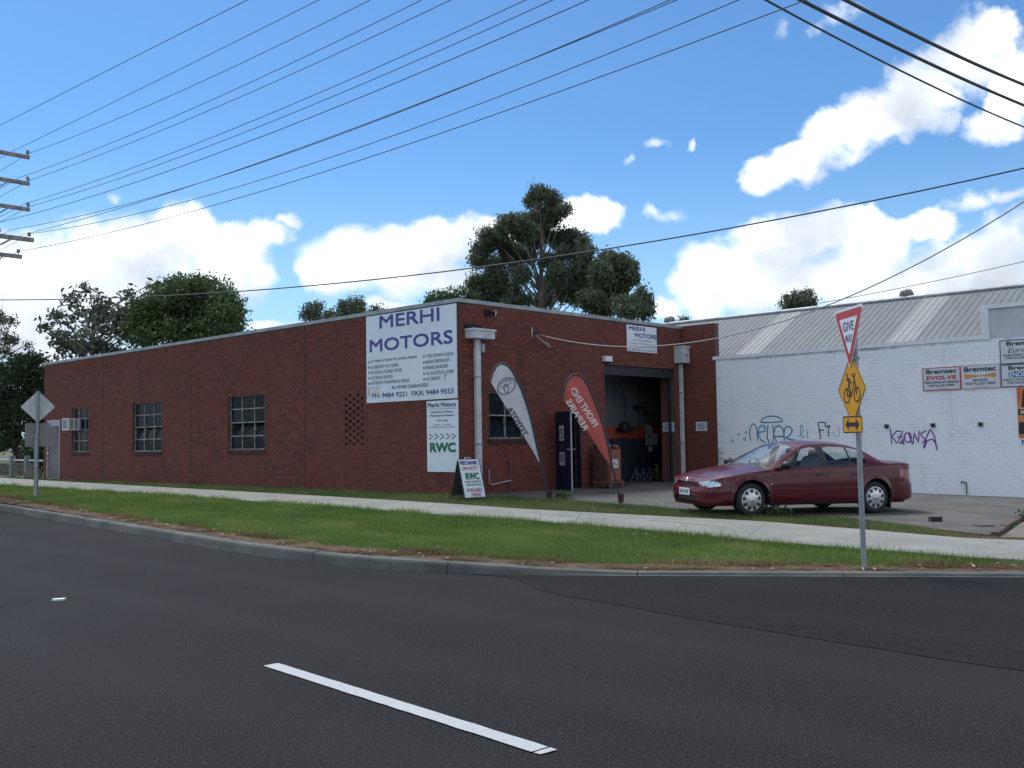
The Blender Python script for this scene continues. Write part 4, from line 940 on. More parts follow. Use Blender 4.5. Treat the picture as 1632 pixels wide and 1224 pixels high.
letter(t, Ff, .008, [('RWC', .12, .465, .38, .165, .03)], M_green); letter(t, Ff, .008, [('ROAD WORTHY', .09, .395, .44, .045, .02), ('CERTIFICATES', .10, .325, .42, .045, .02)], mat('board_teal', (0.03, 0.14, 0.13), .5))

# teardrop banners
def banner(name, label, foot, outline, pole, face, m, xd, yaw=.18):
    """outline/pole: metres in the banner's own plane, foot at the origin"""
    t = thing(name, label, 'banner', foot)
    xd_ = Vector((math.cos(yaw), math.sin(yaw), 0)); nn = xd_.cross(Z).normalized()
    F = Face(foot, xd_, Z, nn)
    rip = lambda a, b: .012 * math.sin(6 * a + 3.0 * b) + .008 * math.sin(11 * b)
    mb = MB(); n = len(outline)
    # two skins of cloth 3 mm apart, filled as a fan of strips between outer and inner edge
    half = face; outer, inner = outline
    def skin(dd, flip):
        M_ = 9; vs = []; 
        for (a, b), (c, d_) in zip(outer, inner):
            for k in range(M_): f = k / (M_ - 1); x_, z_ = a + (c - a) * f, b + (d_ - b) * f; vs.append(F.p(x_, z_, rip(x_, z_) * math.sin(math.pi * f) + dd))
        fs = [(i * M_ + k, i * M_ + k + 1, (i + 1) * M_ + k + 1, (i + 1) * M_ + k) for i in range(len(outer) - 1) for k in range(M_ - 1)]
        mb.add(vs, [f[::-1] for f in fs] if flip else fs, True)
    skin(.0, False); skin(-.004, True)
    part('cloth', mb, m, t)
    mb = MB(); mb.tube([F.p(a, b, -.002) for a, b in pole], [.020 if i < 3 else .030 if i < len(pole) - 6 else .024 for i in range(len(pole))], 8); part('pole', mb, mat('pole_sleeve', (0.035, 0.033, 0.045), .6), t)
    mb = MB(); mb.box(F.p(-.055, .05, -.06), xd_ * .11, Z * .17, -nn * -.12); part('ground_socket', mb, mat('rust', (0.055, 0.022, 0.018), .9), t); mb = MB(); mb.tube([F.p(0, -.06, 0), F.p(0, .06, 0)], [.008, .04]); part('ground_spike', mb, MATS['rust'], t)
    return t, F
def px2m(pts, fx, fy, s): return [((x - fx) / s, (fy - y) / s) for x, y in pts]
# grey banner
s_ = 70.0
out1 = px2m([(782.2, 607.3), (786, 594.6), (792.7, 583.8), (800.5, 580.0), (808.4, 582.4), (816, 591.2), (822.7, 603.2), (830.6, 620), (837, 638.4), (843.7, 660.7), (850, 688), (854.8, 713), (860.5, 741)], 873.5, 796, s_)
inn1 = px2m([(782.2, 607.3), (783.5, 609.6), (785, 612.4), (787, 615.7), (790, 620.9), (794, 627.6), (799, 636), (806, 647.5), (815, 662.6), (826, 681), (838, 701), (849, 719), (860.5, 741)], 873.5, 796, s_)
pol1 = px2m([(873.5, 793), (870, 778), (866, 760), (861.2, 741), (855.6, 712.5), (850.8, 687.5), (844.6, 660.2), (838, 637.8), (831.5, 619.3), (823.6, 602.5), (816.8, 590.3), (808.9, 581.4), (800.5, 578.9), (792.2, 582.8), (785.3, 594.2), (781.7, 607)], 873.5, 796, s_)
M_cloth1 = wmat('banner_grey', lambda t, b, vec: (t.l.new(t.mix(t.ramp(t.noise(vec, 3, 4), .3, .7), (0.62, 0.61, 0.64, 1), (0.53, 0.52, 0.56, 1)), b.inputs['Base Color'])))
t, F = banner('teardrop_banner', 'grey teardrop banner with ringed emblem leaning by the forecourt edge', G(.80, 22.88), (out1, inn1), pol1, None, M_cloth1, None)
M_bprint = mat('banner_print', (0.10, 0.095, 0.12), .6)
cx, cz = px2m([(807.7, 615)], 873.5, 796, s_)[0]
def ell(cx, cz, ra, rb, ang, a0=0, a1=360, n=28):
    return [(cx + ra * math.cos(R(a)) * math.cos(R(ang)) - rb * math.sin(R(a)) * math.sin(R(ang)), cz + ra * math.cos(R(a)) * math.sin(R(ang)) + rb * math.sin(R(a)) * math.cos(R(ang))) for a in [a0 + (a1 - a0) * i / n for i in range(n + 1)]]
for e, w in ((ell(cx, cz, .225, .165, 38), .022), (ell(cx - .01, cz - .055, .10, .050, 100), .022), (ell(cx - .02, cz + .055, .135, .058, 30), .014)):
    mb = MB(); mb.ribbon([F.p(a, b, .017) for a, b in e], w, F.n); part('emblem', mb, M_bprint, t)
x0_, z0_ = px2m([(806.5, 651.5)], 873.5, 796, s_)[0]
mb = MB(); write(mb, F, 'TOYOTA', 0, 0, .74, .135, .017, .032, mirror=True)
ca = math.atan2(-.85, .53); o_ = F.p(x0_, z0_, 0)
def respin(mb, F, o, ca):
    out = []
    for v in mb.v:
        d_ = Vector(v) - F.o; a, b, c_ = d_.dot(F.r), d_.dot(F.u), d_.dot(F.n)
        out.append(tuple(o + F.r * (a * math.cos(ca) - b * math.sin(ca)) + F.u * (a * math.sin(ca) + b * math.cos(ca)) + F.n * c_))
    mb.v = out
respin(mb, F, o_, ca); part('lettering', mb, M_bprint, t)
# red banner
s_ = 73.7
out2 = px2m([(900, 636.5), (902, 623), (907, 609), (914.5, 600), (921.4, 598.6), (930.6, 602.5), (938.5, 614.4), (946.5, 632.4), (956.5, 659), (965, 687.5), (971.2, 716), (975.5, 744)], 989.5, 804, s_)
inn2 = px2m([(900, 636.5), (902.5, 640), (905.5, 644), (909, 648.5), (913, 653.5), (917.5, 659.3), (923, 666.6), (930, 676), (938.5, 688), (949, 705.5), (961, 725), (975.5, 744)], 989.5, 804, s_)
pol2 = px2m([(989.5, 801), (987, 790), (982, 765), (976.5, 744), (972.4, 715.3), (966.3, 686.8), (957.8, 658.3), (948, 631.6), (940, 613.3), (931.7, 601.2), (921.6, 597.0), (914, 598.6), (906, 608.3), (901.3, 622.6), (899.4, 636)], 989.5, 804, s_)
M_cloth2 = wmat('banner_red', lambda t, b, vec: (t.l.new(t.mix(t.ramp(t.noise(vec, 3, 4), .3, .7), (0.50, 0.085, 0.065, 1), (0.42, 0.065, 0.052, 1)), b.inputs['Base Color'])))
t, F = banner('teardrop_banner', 'red teardrop banner with FRONT END REPAIRS in mirrored letters', G(2.30, 21.71), (out2, inn2), pol2, None, M_cloth2, None, .12)
M_bw = mat('banner_white', (0.70, 0.60, 0.58), .6)
for body, px, py, w, h, ang in (('FRONT END', 910.5, 622.5, .95, .145, (190, 305)), ('REPAIRS', 903.5, 640.5, .74, .135, (140, 232))):
    mb = MB(); write(mb, F, body, 0, 0, w, h, .017, .02, mirror=True)
    x0_, z0_ = px2m([(px, py)], 989.5, 804, s_)[0]; respin(mb, F, F.p(x0_, z0_, 0), math.atan2(-ang[1], ang[0])); part('lettering', mb, M_bw, t)

# rusty welding cart by the blue door
t = thing('workshop_cart', 'old salmon red workshop machine on legs behind the red banner', 'machine', FRt.p(4.95, .33, .6))
Pc = lambda a, z, d: FRt.p(a, z, d)
M_sal = mat('salmon_paint', (0.27, 0.085, 0.062), .6, c2=(0.13, 0.048, 0.036), vscale=5, lo=.5, hi=.75); M_mot = mat('rusty_sheet', (0.15, 0.055, 0.042), .85, c2=(0.075, 0.035, 0.03), vscale=11)
mb = MB(); mb.box(Pc(4.72, .52, .22), V * .55, Z * .86, nR * .50); part('body', mb, M_mot, t)
mb = MB(); mb.box(Pc(4.80, .54, .722), V * .44, Z * .83, nR * .04); part('front_panel', mb, M_sal, t)
mb = MB(); mb.box(Pc(4.70, .47, .20), V * .62, Z * .048, nR * .62); part('shelf', mb, M_sal, t)
for a, d_ in ((4.74, .24), (4.74, .74), (5.24, .24), (5.24, .74)): mb = MB(); mb.prism([Pc(a, .47, d_), Pc(a + .06, .47, d_), Pc(a + .045, .31, d_), Pc(a + .015, .31, d_)], nR * .05); part('leg', mb, M_sal, t)
mb = MB(); mb.tube([Pc(5.36, .33, .62), Pc(5.36, 1.36, .62), Pc(5.30, 1.44, .62), Pc(5.14, 1.46, .62)], .045, 10); part('post', mb, M_sal, t)
mb = MB(); Fc = Face(Pc(4.80, .54, .764), V, Z, nR); panel(mb, Fc, .03, .33, .33, .56, 0, .004); part('sticker', mb, mat('sticker_white', (0.62, 0.60, 0.56), .6), t)
for a, b in ((.09, .40), (.16, .46), (.24, .41)): mb = MB(); mb.lathe(Fc.p(a, b, .004), nR, [(.03, 0), (.03, .003), (0, .003)], 9); part('mark', mb, M_black, t)
mb = MB(); mb.box(Pc(4.74, 1.40, .25), V * .30, Z * .10, nR * .30); part('tray', mb, M_dark, t); mb = MB(); mb.box(Pc(4.98, 1.42, .552), V * .06, Z * .07, nR * .03); part('tag', mb, M_white, t)

# things inside the roller opening
t = thing('wall_poster', 'brake poster, toned down for the dim interior, on the wall inside the roller opening', 'poster', Fi.p(10.4, 2.9, .02))
mb = MB(); panel(mb, Fi, 9.76, 2.88, 11.14, 3.46, .004, .014); part('panel', mb, mat('poster_dim', (0.17, 0.19, 0.205), .6), t)  # panel of the inside poster, dim interior light put into its colour
letter(t, Fi, .014, [('Bremtec', 9.85, 3.30, 1.15, .12, .03), ('EVOLVE', 9.87, 3.13, 1.1, .11, .03), ('PERFORMANCE BRAKES', 9.85, 3.03, 1.1, .06, .0), ('INSTALLED HERE', 9.95, 2.95, .9, .05, .0)], mat('poster_ink', (0.03, 0.033, 0.036), .6))
def broom(x, z, w, label):
    t = thing('push_broom', label, 'broom', Fi.p(x, FZ, .05)); mb = MB(); mb.box(Fi.p(x - w / 2, z - .06, .03), V * w, Z * .05, nR * .09); part('head', mb, mat('broom_wood', (0.06, 0.04, 0.03), .8), t)
    mb = MB(); mb.box(Fi.p(x - w / 2, z - .009, .035), V * w, Z * .09, nR * .075); part('bristles', mb, M_dark, t); mb = MB(); mb.tube([Fi.p(x, z - .07, .07), Fi.p(x - .02, 1.2, .06)], .015); part('handle', mb, MATS['broom_wood'], t)
broom(9.83, 2.62, .62, 'dark broom hung head up on the inside wall under the poster'); broom(10.28, 2.43, .44, 'smaller broom hung lower to the right on the inside wall')
mb = MB(); panel(mb, Fi, 10.56, 2.58, 11.02, 2.76, .004, .016); solo('notice_plate', mb, mat('notice_green', (0.06, 0.20, 0.16), .6), 'small green notice on the wall inside the opening', 'notice')
t = thing('notice_board', 'pale board with papers hung low on the inside wall', 'notice board', Fi.p(10.5, 1.4, .03))
mb = MB(); panel(mb, Fi, 10.22, 1.42, 10.86, 1.80, .024, .04); part('panel', mb, mat('board_pale', (0.52, 0.54, 0.56), .6), t); mb = MB(); panel(mb, Fi, 10.24, 1.805, 10.56, 2.08, .024, .04); part('sheet', mb, MATS['board_pale'], t)
for a, b in ((10.34, 1.68), (10.44, 1.68), (10.30, 1.47)): mb = MB(); panel(mb, Fi, a, b, a + .08, b + .06, .041, .044); part('mark', mb, M_black, t)
mb = MB(); panel(mb, Fi, 10.30, 1.22, 10.56, 1.38, .024, .034); part('sheet', mb, MATS['board_pale'], t)
mb = MB(); tri = [(10.42, 2.02), (10.78, 2.02), (10.60, 2.26)]; tin = [(10.52, 2.07), (10.68, 2.07), (10.60, 2.18)]
mb.add([Fi.p(a, b, .055) for a, b in tri + tin] + [Fi.p(a, b, .03) for a, b in tri + tin], [(0, 1, 4, 3), (1, 2, 5, 4), (2, 0, 3, 5), (6, 9, 10, 7), (7, 10, 11, 8), (8, 11, 9, 6), (0, 6, 7, 1), (1, 7, 8, 2), (2, 8, 6, 0), (3, 4, 10, 9), (4, 5, 11, 10), (5, 3, 9, 11)])
solo('warning_triangle', mb, mat('triangle_red', (0.34, 0.04, 0.03), .5), 'red warning triangle hooked on top of the pale board inside', 'warning triangle')
mb = MB(); mb.lathe(Fi.p(8.95, 2.02, .05), nR, [(.0, 0), (.17, .0), (.17, .12), (.13, .2), (0, .2)], 18); mb.box(Fi.p(8.6, 1.88, .04), V * .7, Z * .12, nR * .3); solo('hose_reel', mb, mat('reel_dark', (0.02, 0.02, 0.022), .6), 'black hose reel on the inside wall left of the brooms', 'hose reel')
mb = MB(); mb.tube([Fi.p(8.75 + .42 * math.sin(i / 11 * 2.6), 3.4 - 1.25 * i / 11, .05) for i in range(12)], .010, 6); solo('air_hose', mb, M_dark, 'black hose hanging in a curve down the inside wall', 'hose')
def jack(x, m, h, label):
    c = Fi.p(x, FZ, .55); t = thing('jack_stand', label, 'jack stand', c, 'jack stands on the workshop floor')
    for sx in (-1, 1):
        for sy in (-1, 1): mb = MB(); mb.tube([c + V * .15 * sx + nR * .13 * sy + Z * .01, c + V * .03 * sx + nR * .03 * sy + Z * (h - .1)], .018, 6); part('leg', mb, m, t)
    mb = MB(); mb.tube([c + Z * (h - .2), c + Z * h], .035, 8); part('post', mb, m, t); mb = MB(); mb.box(c + V * -.06 + nR * -.03 + Z * h, V * .12, nR * .06, Z * .03); part('saddle', mb, m, t)
M_yel = mat('jack_yellow', (0.42, 0.26, 0.03), .5); M_jgrey = mat('jack_grey', (0.10, 0.11, 0.11), .5)
jack(8.95, M_jgrey, .36, 'grey jack stand farthest left on the workshop floor'); jack(9.32, M_jgrey, .36, 'grey jack stand second from the left on the workshop floor'); jack(9.68, M_jgrey, .38, 'grey jack stand next to the yellow ones')
jack(10.05, M_yel, .48, 'yellow jack stand, the taller and left one'); jack(10.45, M_yel, .40, 'yellow jack stand nearest the right jamb')
# ================================================================== PARKED CAR
def build_car():
    car = thing('parked_car', 'dark red four door sedan parked on the forecourt by the white wall', 'car', (0, 0, 0)); ROOT[car.name] = Vector((0, 0, 0))
    M_body = mat('car_maroon', (0.080, 0.0045, 0.0105), .30, .0, coat=.5, spec=.2); M_trim = mat('car_trim', (0.018, 0.018, 0.020), .5); M_tyre = mat('tyre', (0.016, 0.016, 0.017), .8, bump=.3, bscale=90)
    M_hub = mat('hubcap', (0.58, 0.60, 0.62), .28, .7, var=.15, vscale=12); M_cloth = mat('car_seat', (0.17, 0.15, 0.14), .9, var=.2, vscale=9); M_chrome = mat('chrome', (0.7, 0.7, 0.7), .12, 1.0)
    mg = bpy.data.materials.new('car_glass'); mg.use_nodes = True; t = NT(mg.node_tree); b = t.n['Principled BSDF']; t.n.remove(b)
    gl = t.node('ShaderNodeBsdfGlossy'); gl.inputs['Roughness'].default_value = .02; gl.inputs['Color'].default_value = (1, 1, 1, 1)
    tr = t.node('ShaderNodeBsdfTransparent'); tr.inputs['Color'].default_value = (.86, .90, .88, 1); fr = t.node('ShaderNodeLayerWeight'); fr.inputs['Blend'].default_value = .5
    mx = t.node('ShaderNodeMixShader'); t.l.new(t.m('MULTIPLY_ADD', t.m('POWER', fr.outputs['Facing'], 4.0), .85, .06, clamp=True), mx.inputs[0]); t.l.new(tr.outputs[0], mx.inputs[1]); t.l.new(gl.outputs[0], mx.inputs[2]); t.l.new(mx.outputs[0], t.n['Material Output'].inputs[0])
    M_lamp = mat('headlamp', (0.66, 0.68, 0.70), .12, .55, var=.35, vscale=14, coat=1.0); M_tail = mat('tail_lamp', (0.26, 0.02, 0.02), .15, coat=1.0)
    I = lambda x, T: float(np.interp(x, [p[0] for p in T], [p[1] for p in T]))
    plan = [(2.385, 0), (2.38, .18), (2.36, .36), (2.32, .52), (2.25, .645), (2.14, .735), (1.98, .800), (1.75, .845), (1.4, .875), (1.0, .890), (.5, .898), (0, .900), (-.5, .899), (-1.0, .893), (-1.4, .880), (-1.75, .855), (-2.05, .815), (-2.28, .745), (-2.42, .65), (-2.49, .50), (-2.52, .28), (-2.525, 0)]
    Pp = np.array(plan); s = np.r_[0, np.cumsum(np.linalg.norm(np.diff(Pp, axis=0), axis=1))]
    q = np.linspace(0, s[-1], 281); PX, PY = np.interp(q, s, Pp[:, 0]), np.interp(q, s, Pp[:, 1])
    for _ in range(14): PX[1:-1] = (PX[:-2] + 2 * PX[1:-1] + PX[2:]) / 4; PY[1:-1] = (PY[:-2] + 2 * PY[1:-1] + PY[2:]) / 4
    n = len(PX)
    T_b = [(-2.53, .86), (-2.46, .93), (-2.3, .965), (-2.0, .975), (-1.6, .965), (-1.2, .950), (-.6, .925), (0, .905), (.6, .885), (1.0, .865), (1.4, .815), (1.9, .735), (2.15, .690), (2.30, .655), (2.39, .620)]
    T_t = [(-2.53, .87), (-2.47, .965), (-2.38, 1.01), (-2.2, 1.03), (-1.80, 1.045), (-1.70, 1.065), (-1.25, 1.33), (-1.10, 1.385), (-.8, 1.428), (-.35, 1.450), (.0, 1.440), (.22, 1.405), (.35, 1.355), (1.08, .945), (1.15, .925), (1.4, .885), (1.9, .795), (2.15, .735), (2.30, .685), (2.39, .625)]
    T_r = [(-1.72, .965), (-1.66, 1.0), (-1.28, 1.215), (-1.12, 1.290), (-.8, 1.350), (-.3, 1.372), (.05, 1.345), (.22, 1.295), (.95, .895), (1.0, .865)]
    T_ry = [(-1.72, .80), (-1.5, .735), (-1.1, .655), (-.3, .635), (.1, .645), (.5, .72), (1.0, .82)]
    T_hy = [(2.39, .97), (2.1, .955), (1.5, .93), (1.0, .925)]
    def smooth(T, x, w=.05): return np.mean([I(x + w * k, T) for k in (-1, -.5, 0, .5, 1)])
    NLw, NUp, NTp = 18, 12, 12
    RW_ = .370; zc = .315
    def zbot(x):
        for c in (1.395, -1.395):
            if abs(x - c) < RW_: return zc + math.sqrt(RW_ ** 2 - (x - c) ** 2)
        return .205 if x > -2.0 else .205 + .06 * float(sst(-x, 2.0, 2.4))
    vs = np.zeros((n, NLw + NUp + NTp + 1, 3))
    for i in range(n):
        x, y = PX[i], PY[i]; a, c = max(i - 1, 0), min(i + 1, n - 1)
        tx, ty = PX[c] - PX[a], PY[c] - PY[a]; L = math.hypot(tx, ty); nx, ny = -ty / L, tx / L
        if ny < 0 or (abs(ny) < 1e-6 and nx * x < 0): nx, ny = -nx, -ny
        if i == 0: nx, ny = 1, 0
        if i == n - 1: nx, ny = -1, 0
        zb = smooth(T_b, x); z0 = zbot(x); end = abs(nx) ** 1.5
        def off(z):
            f = (z - .20) / (zb - .20); side = .028 * math.sin(math.pi * min(max(f, 0), 1) ** .9) - .05 * max(0, (.34 - z) / .14) ** 2 - .012 * float(sst(z, zb - .05, zb))
            fl = .0
            for c_ in (1.395, -1.395):
                rr = math.hypot(x - c_, z - zc); fl = max(fl, .016 * max(0, 1 - abs(rr - RW_) / .07))
            bump = .040 * float(sst(z, .54, .47)) * 1.0 - .06 * max(0, (.30 - z) / .1) ** 2
            if x < 0: bump = .05 * float(sst(z, .60, .55)) - .06 * max(0, (.30 - z) / .1) ** 2
            return (side + fl) * (1 - end) + bump * end
        for j in range(NLw + 1):
            z = z0 + (zb - z0) * j / NLw; o_ = off(z); vs[i, j] = (x + nx * o_, y + ny * o_ if 0 < i < n - 1 else 0, z)
        bx, by, bz = vs[i, NLw]
        cabin = -1.72 < x < 1.0
        if cabin: rx, ry, rz = x, min(smooth(T_ry, x), by - .004), max(smooth(T_r, x, .06), bz + .002)
        else: f = smooth(T_hy, x) if x > 0 else .95; rx, ry, rz = bx - .02 * nx * end, by * f, bz + .012 * (1 - end)
        for j in range(1, NUp + 1):
            f = j / NUp; bow = .022 * math.sin(math.pi * f) if cabin else 0
            vs[i, NLw + j] = (bx + (rx - bx) * f, by + (ry - by) * f + bow, bz + (rz - bz) * f)
        zt = max(smooth(T_t, x, .05), rz + .002); cx = rx - .05 * (1 if x > 2.2 else 0) * end
        for j in range(1, NTp + 1):
            f = j / NTp; yy = ry * (1 - f); crown = 1 - (1 - f) ** 2.2
            vs[i, NLw + NUp + j] = (rx + (cx - rx) * f, yy, rz + (zt - rz) * crown)
    raw = vs.copy()
    # shorten the nose, settle the roof
    FX = lambda x: x if x < 1.76 else 1.76 + (x - 1.76) * .80
    FZ_ = lambda z: z if z < .90 else .90 + (z - .90) * .915
    vs[..., 0] = np.where(vs[..., 0] < 1.76, vs[..., 0], 1.76 + (vs[..., 0] - 1.76) * .80); vs[..., 2] = np.where(vs[..., 2] < .90, vs[..., 2], .90 + (vs[..., 2] - .90) * .915)
    # classify faces
    arcq = q
    sarc = lambda x_: None
    groups = {}
    def put(key, i, j, side): groups.setdefault((key, side), []).append((i, j))
    lam_c = np.interp(.62, np.maximum.accumulate(PY[:140]), q[:140])
    for i in range(n - 1):
        xm = (PX[i] + PX[i + 1]) / 2; ym = (PY[i] + PY[i + 1]) / 2; qm = (q[i] + q[i + 1]) / 2
        for j in range(NLw + NUp + NTp):
            c = (raw[i, j] + raw[i + 1, j] + raw[i + 1, j + 1] + raw[i, j + 1]) / 4; z = c[2]; key = 'body'
            if j < NLw:
                fz = (z - .605 + .02 * (ym - .62)) / .056; fq = (qm - lam_c - .02) / .25
                if xm > 1.7 and fq ** 2 + abs(fz) ** 2.6 < 1: key = 'headlight'
                elif xm > 2.2 and abs(ym) < .30 and .575 < z < .640 + .02 * (abs(ym) < .2): key = 'grille'
                elif xm > 2.2 and abs(ym) < .42 and .27 < z < .36: key = 'air_intake'
                elif (xm > 1.76 and z < .53): key = 'bumper'
                elif xm < -1.75 and z < .575: key = 'rear_bumper'
                elif xm < -2.02 and .66 < z < .84 and ym > .34: key = 'tail_light'
                elif -.255 < xm < .93 and z > .255: key = 'door'
                elif -1.06 < xm <= -.255 and z > .255: key = 'rear_door'
                elif z < .30 and -1.1 < xm < 1.05: key = 'sill'
            elif j < NLw + NUp:
                if -1.72 < xm < 1.0:
                    f = (j - NLw + .5) / NUp
                    zr = I(xm, T_r); rel = zr - I(xm, T_b)
                    if rel > .10 and f > .06 and (1 - f) * rel > .035:
                        if -.14 < xm < .80: key = 'side_window'
                        elif -.80 < xm < -.29: key = 'rear_side_window'
                        elif -1.20 < xm < -.835: key = 'quarter_window'
                        elif -.30 <= xm <= -.13: key = 'pillar'
                        elif -.835 <= xm <= -.80: key = 'window_divider'
                    elif f <= .06 and -1.22 < xm < .85: key = 'window_seal'
            else:
                f = (j - NLw - NUp + .5) / NTp
                if .30 < xm < 1.02 and f > .09: key = 'windscreen'
                elif 1.02 <= xm < 1.12: key = 'cowl'
                elif -1.74 < xm < -1.24 and f > .12: key = 'rear_window'
            for side in (1, -1): put(key, i, j, side)
    both = {'body', 'bumper', 'rear_bumper', 'grille', 'air_intake', 'windscreen', 'rear_window', 'cowl'}
    mats_ = dict(body=M_body, bumper=M_body, rear_bumper=M_body, door=M_body, rear_door=M_body, headlight=M_lamp, tail_light=M_tail, grille=M_trim, air_intake=M_trim, sill=M_trim, pillar=M_trim, window_divider=M_trim, window_seal=M_trim, cowl=M_trim, side_window=mg, rear_side_window=mg, quarter_window=mg, windscreen=mg, rear_window=mg)
    names = dict(rear_door='door', rear_side_window='side_window', quarter_window='side_window', rear_bumper='bumper')
    inset = dict(grille=.03, air_intake=.035, side_window=.006, rear_side_window=.006, quarter_window=.006, headlight=-.004)
    def emit(key, sides):
        idx = {}; V_ = []; F_ = []
        for side in sides:
            for i, j in groups.get((key, side), []):
                f = []
                for a, b_ in ((i, j), (i + 1, j), (i + 1, j + 1), (i, j + 1)):
                    p = vs[a, b_]; cen = abs(p[1]) < 1e-6; k = (a, b_, 0 if cen else side)
                    if k not in idx:
                        idx[k] = len(V_); px, py, pz = p
                        d_ = inset.get(key, 0)
                        if d_:
                            if 'window' in key: py -= d_
                            else: px -= d_
                        V_.append((px, py * side, pz))
                    f.append(idx[k])
                f = f if side < 0 else f[::-1]
                if len(set(f)) >= 3: F_.append(tuple(dict.fromkeys(f)))
        if not F_: return None
        mb = MB(); mb.add(V_, F_, True); return part(names.get(key, key), mb, mats_[key], car)
    holders = {}
    for key in sorted({k for k, _ in groups}):
        if key in both: holders[key] = emit(key, (1, -1))
        else:
            for sd_ in (1, -1): holders[(key, sd_)] = emit(key, (sd_,))
    # surface lookup on the flank
    def flank(x, z):
        i = int(np.argmin(np.abs(PX - x) + (0 if True else 0))); col_ = vs[i, :NLw + 1]; return float(np.interp(z, col_[:, 2], col_[:, 1]))
    for sd_ in (1, -1):
        def line(pts, w, name, m, d=.004):
            mb = MB(); mb.tube([(x, (flank(x, z) + d) * sd_, z) for x, z in pts], w, 6); return part(name, mb, m, car)
        zs = np.linspace(.26, .87, 9)
        line([(.93 + .02 * math.sin(z * 4), z) for z in zs], .004, 'door_gap', M_trim, .001); line([(-.255, z) for z in np.linspace(.26, .9, 8)], .004, 'door_gap', M_trim, .001)
        line([(-1.04 + (.10 * max(0, .62 - z) / .3), z) for z in np.linspace(.30, .93, 9)], .004, 'door_gap', M_trim, .001)
        line([(x, .505) for x in np.linspace(.90, -1.02, 14)], .010, 'rubbing_strip', M_body, .002)
        line([(x, .262) for x in np.linspace(.98, -1.03, 12)], .006, 'sill_line', M_trim, .0)
        for hx, key in ((-.10, 'door'), (-.92, 'rear_door')):
            mb = MB(); yy = flank(hx, .76) * sd_; mb.prism([(hx + .10, yy + .004 * sd_, .745), (hx - .08, yy + .004 * sd_, .745), (hx - .08, yy + .004 * sd_, .785), (hx + .10, yy + .004 * sd_, .785)], (0, .014 * sd_, 0)); part('handle', mb, M_trim, holders[(key, sd_)])
        # mirror
        mb = MB(); m0 = Vector((.70, .91 * sd_, .955)); mb.lathe(m0 + Vector((.02, .05 * sd_, 0)), (-1, 0, 0), [(0, -.09), (.045, -.08), (.072, -.03), (.078, .03), (.07, .035), (0, .035)], 14); mb.v = [(x, m0.y + (y - m0.y) * 1.55, z) for x, y, z in mb.v]; mi = part('mirror', mb, M_trim, car)
        mb = MB(); mb.box((.69, .86 * sd_, .925), (.06, 0, 0), (0, .06 * sd_, 0), (0, 0, .03)); part('mirror_arm', mb, M_trim, mi)
        mb = MB(); yy = flank(1.0, .60) + .003; mb.box((1.01, yy * sd_, .590), (-.05, 0, 0), (0, .004 * sd_, 0), (0, 0, .028)); part('badge', mb, mat('badge_gold', (0.45, 0.30, 0.12), .4, .5), car)
        # arch liners and mud flap
        for c_ in (1.395, -1.395):
            mb = MB(); k = 16; rr = [(c_ + RW_ * math.cos(math.pi * a / k), zc + RW_ * math.sin(math.pi * a / k)) for a in range(k + 1)]
            mb.add([(x, y * sd_, z) for x, z in rr for y in (.50, .885)], [(2 * a, 2 * a + 1, 2 * a + 3, 2 * a + 2) for a in range(k)]); mb.add([(x, .52 * sd_, z) for x, z in rr], [tuple(range(k + 1))]); part('arch_liner', mb, M_trim, car)
        mb = MB(); mb.box((-1.76, .66 * sd_, .10), (-.015, 0, 0), (0, .2 * sd_, 0), (0, 0, .22)); part('mud_flap', mb, M_trim, car)
    # wheels
    for c_, ff in ((1.395, 1), (-1.395, 1)):
        for sd_ in (1, -1):
            o_ = Vector((c_, .665 * sd_, .312)); ax = Vector((0, sd_, 0)); w = part('wheel', MB(), M_tyre, car)
            mb = MB(); mb.lathe(o_, ax, [(.17, 0), (.29, -.0), (.306, .025), (.312, .06), (.312, .15), (.306, .185), (.285, .212), (.225, .215), (.205, .20)], 40); part('tyre', mb, M_tyre, w)
            mb = MB(); mb.lathe(o_, ax, [(.214, .200), (.210, .212), (.190, .206), (.12, .222), (.06, .232), (.0, .233)], 40); part('rim', mb, M_hub, w)
            for k in range(9):
                a0 = 2 * math.pi * (k + .25) / 9; mb = MB(); x_, z_ = Vector((math.cos(a0), 0, math.sin(a0))), Vector((-math.sin(a0), 0, math.cos(a0)))
                c0 = o_ + x_ * .160 + ax * .2170; mb.add([c0 + x_ * 0.040 * math.cos(2 * math.pi * m / 12) - ax * .13 * .040 * math.cos(2 * math.pi * m / 12) * 1.6 + z_ * .030 * math.sin(2 * math.pi * m / 12) * (1 + .35 * math.cos(2 * math.pi * m / 12)) for m in range(12)], [tuple(range(12))[::-1] if sd_ > 0 else tuple(range(12))]); part('slot', mb, M_trim, w)
            mb = MB(); mb.lathe(o_, ax, [(.045, .2335), (.04, .240), (0, .242)], 16); part('hub_cap', mb, M_hub, w)
    # underbody, cabin floor, seats, dash
    mb = MB(); mb.box((-2.30, -.62, .19), (4.45, 0, 0), (0, 1.24, 0), (0, 0, .14)); mb.box((-1.03, -.80, .22), (2.06, 0, 0), (0, 1.6, 0), (0, 0, .12)); part('underbody', mb, M_trim, car)
    mb = MB(); mb.tube([(-2.0, -.45, .24), (-2.5, -.45, .22)], .03); part('exhaust', mb, M_chrome, car)
    mb = MB(); mb.box((.72, -.74, .45), (.42, 0, 0), (0, 1.48, 0), (0, 0, .43)); part('dashboard', mb, M_trim, car)
    mb = MB(); mb.box((-1.75, -.72, .80), (.55, 0, 0), (0, 1.44, 0), (0, 0, .10)); part('parcel_shelf', mb, M_cloth, car)
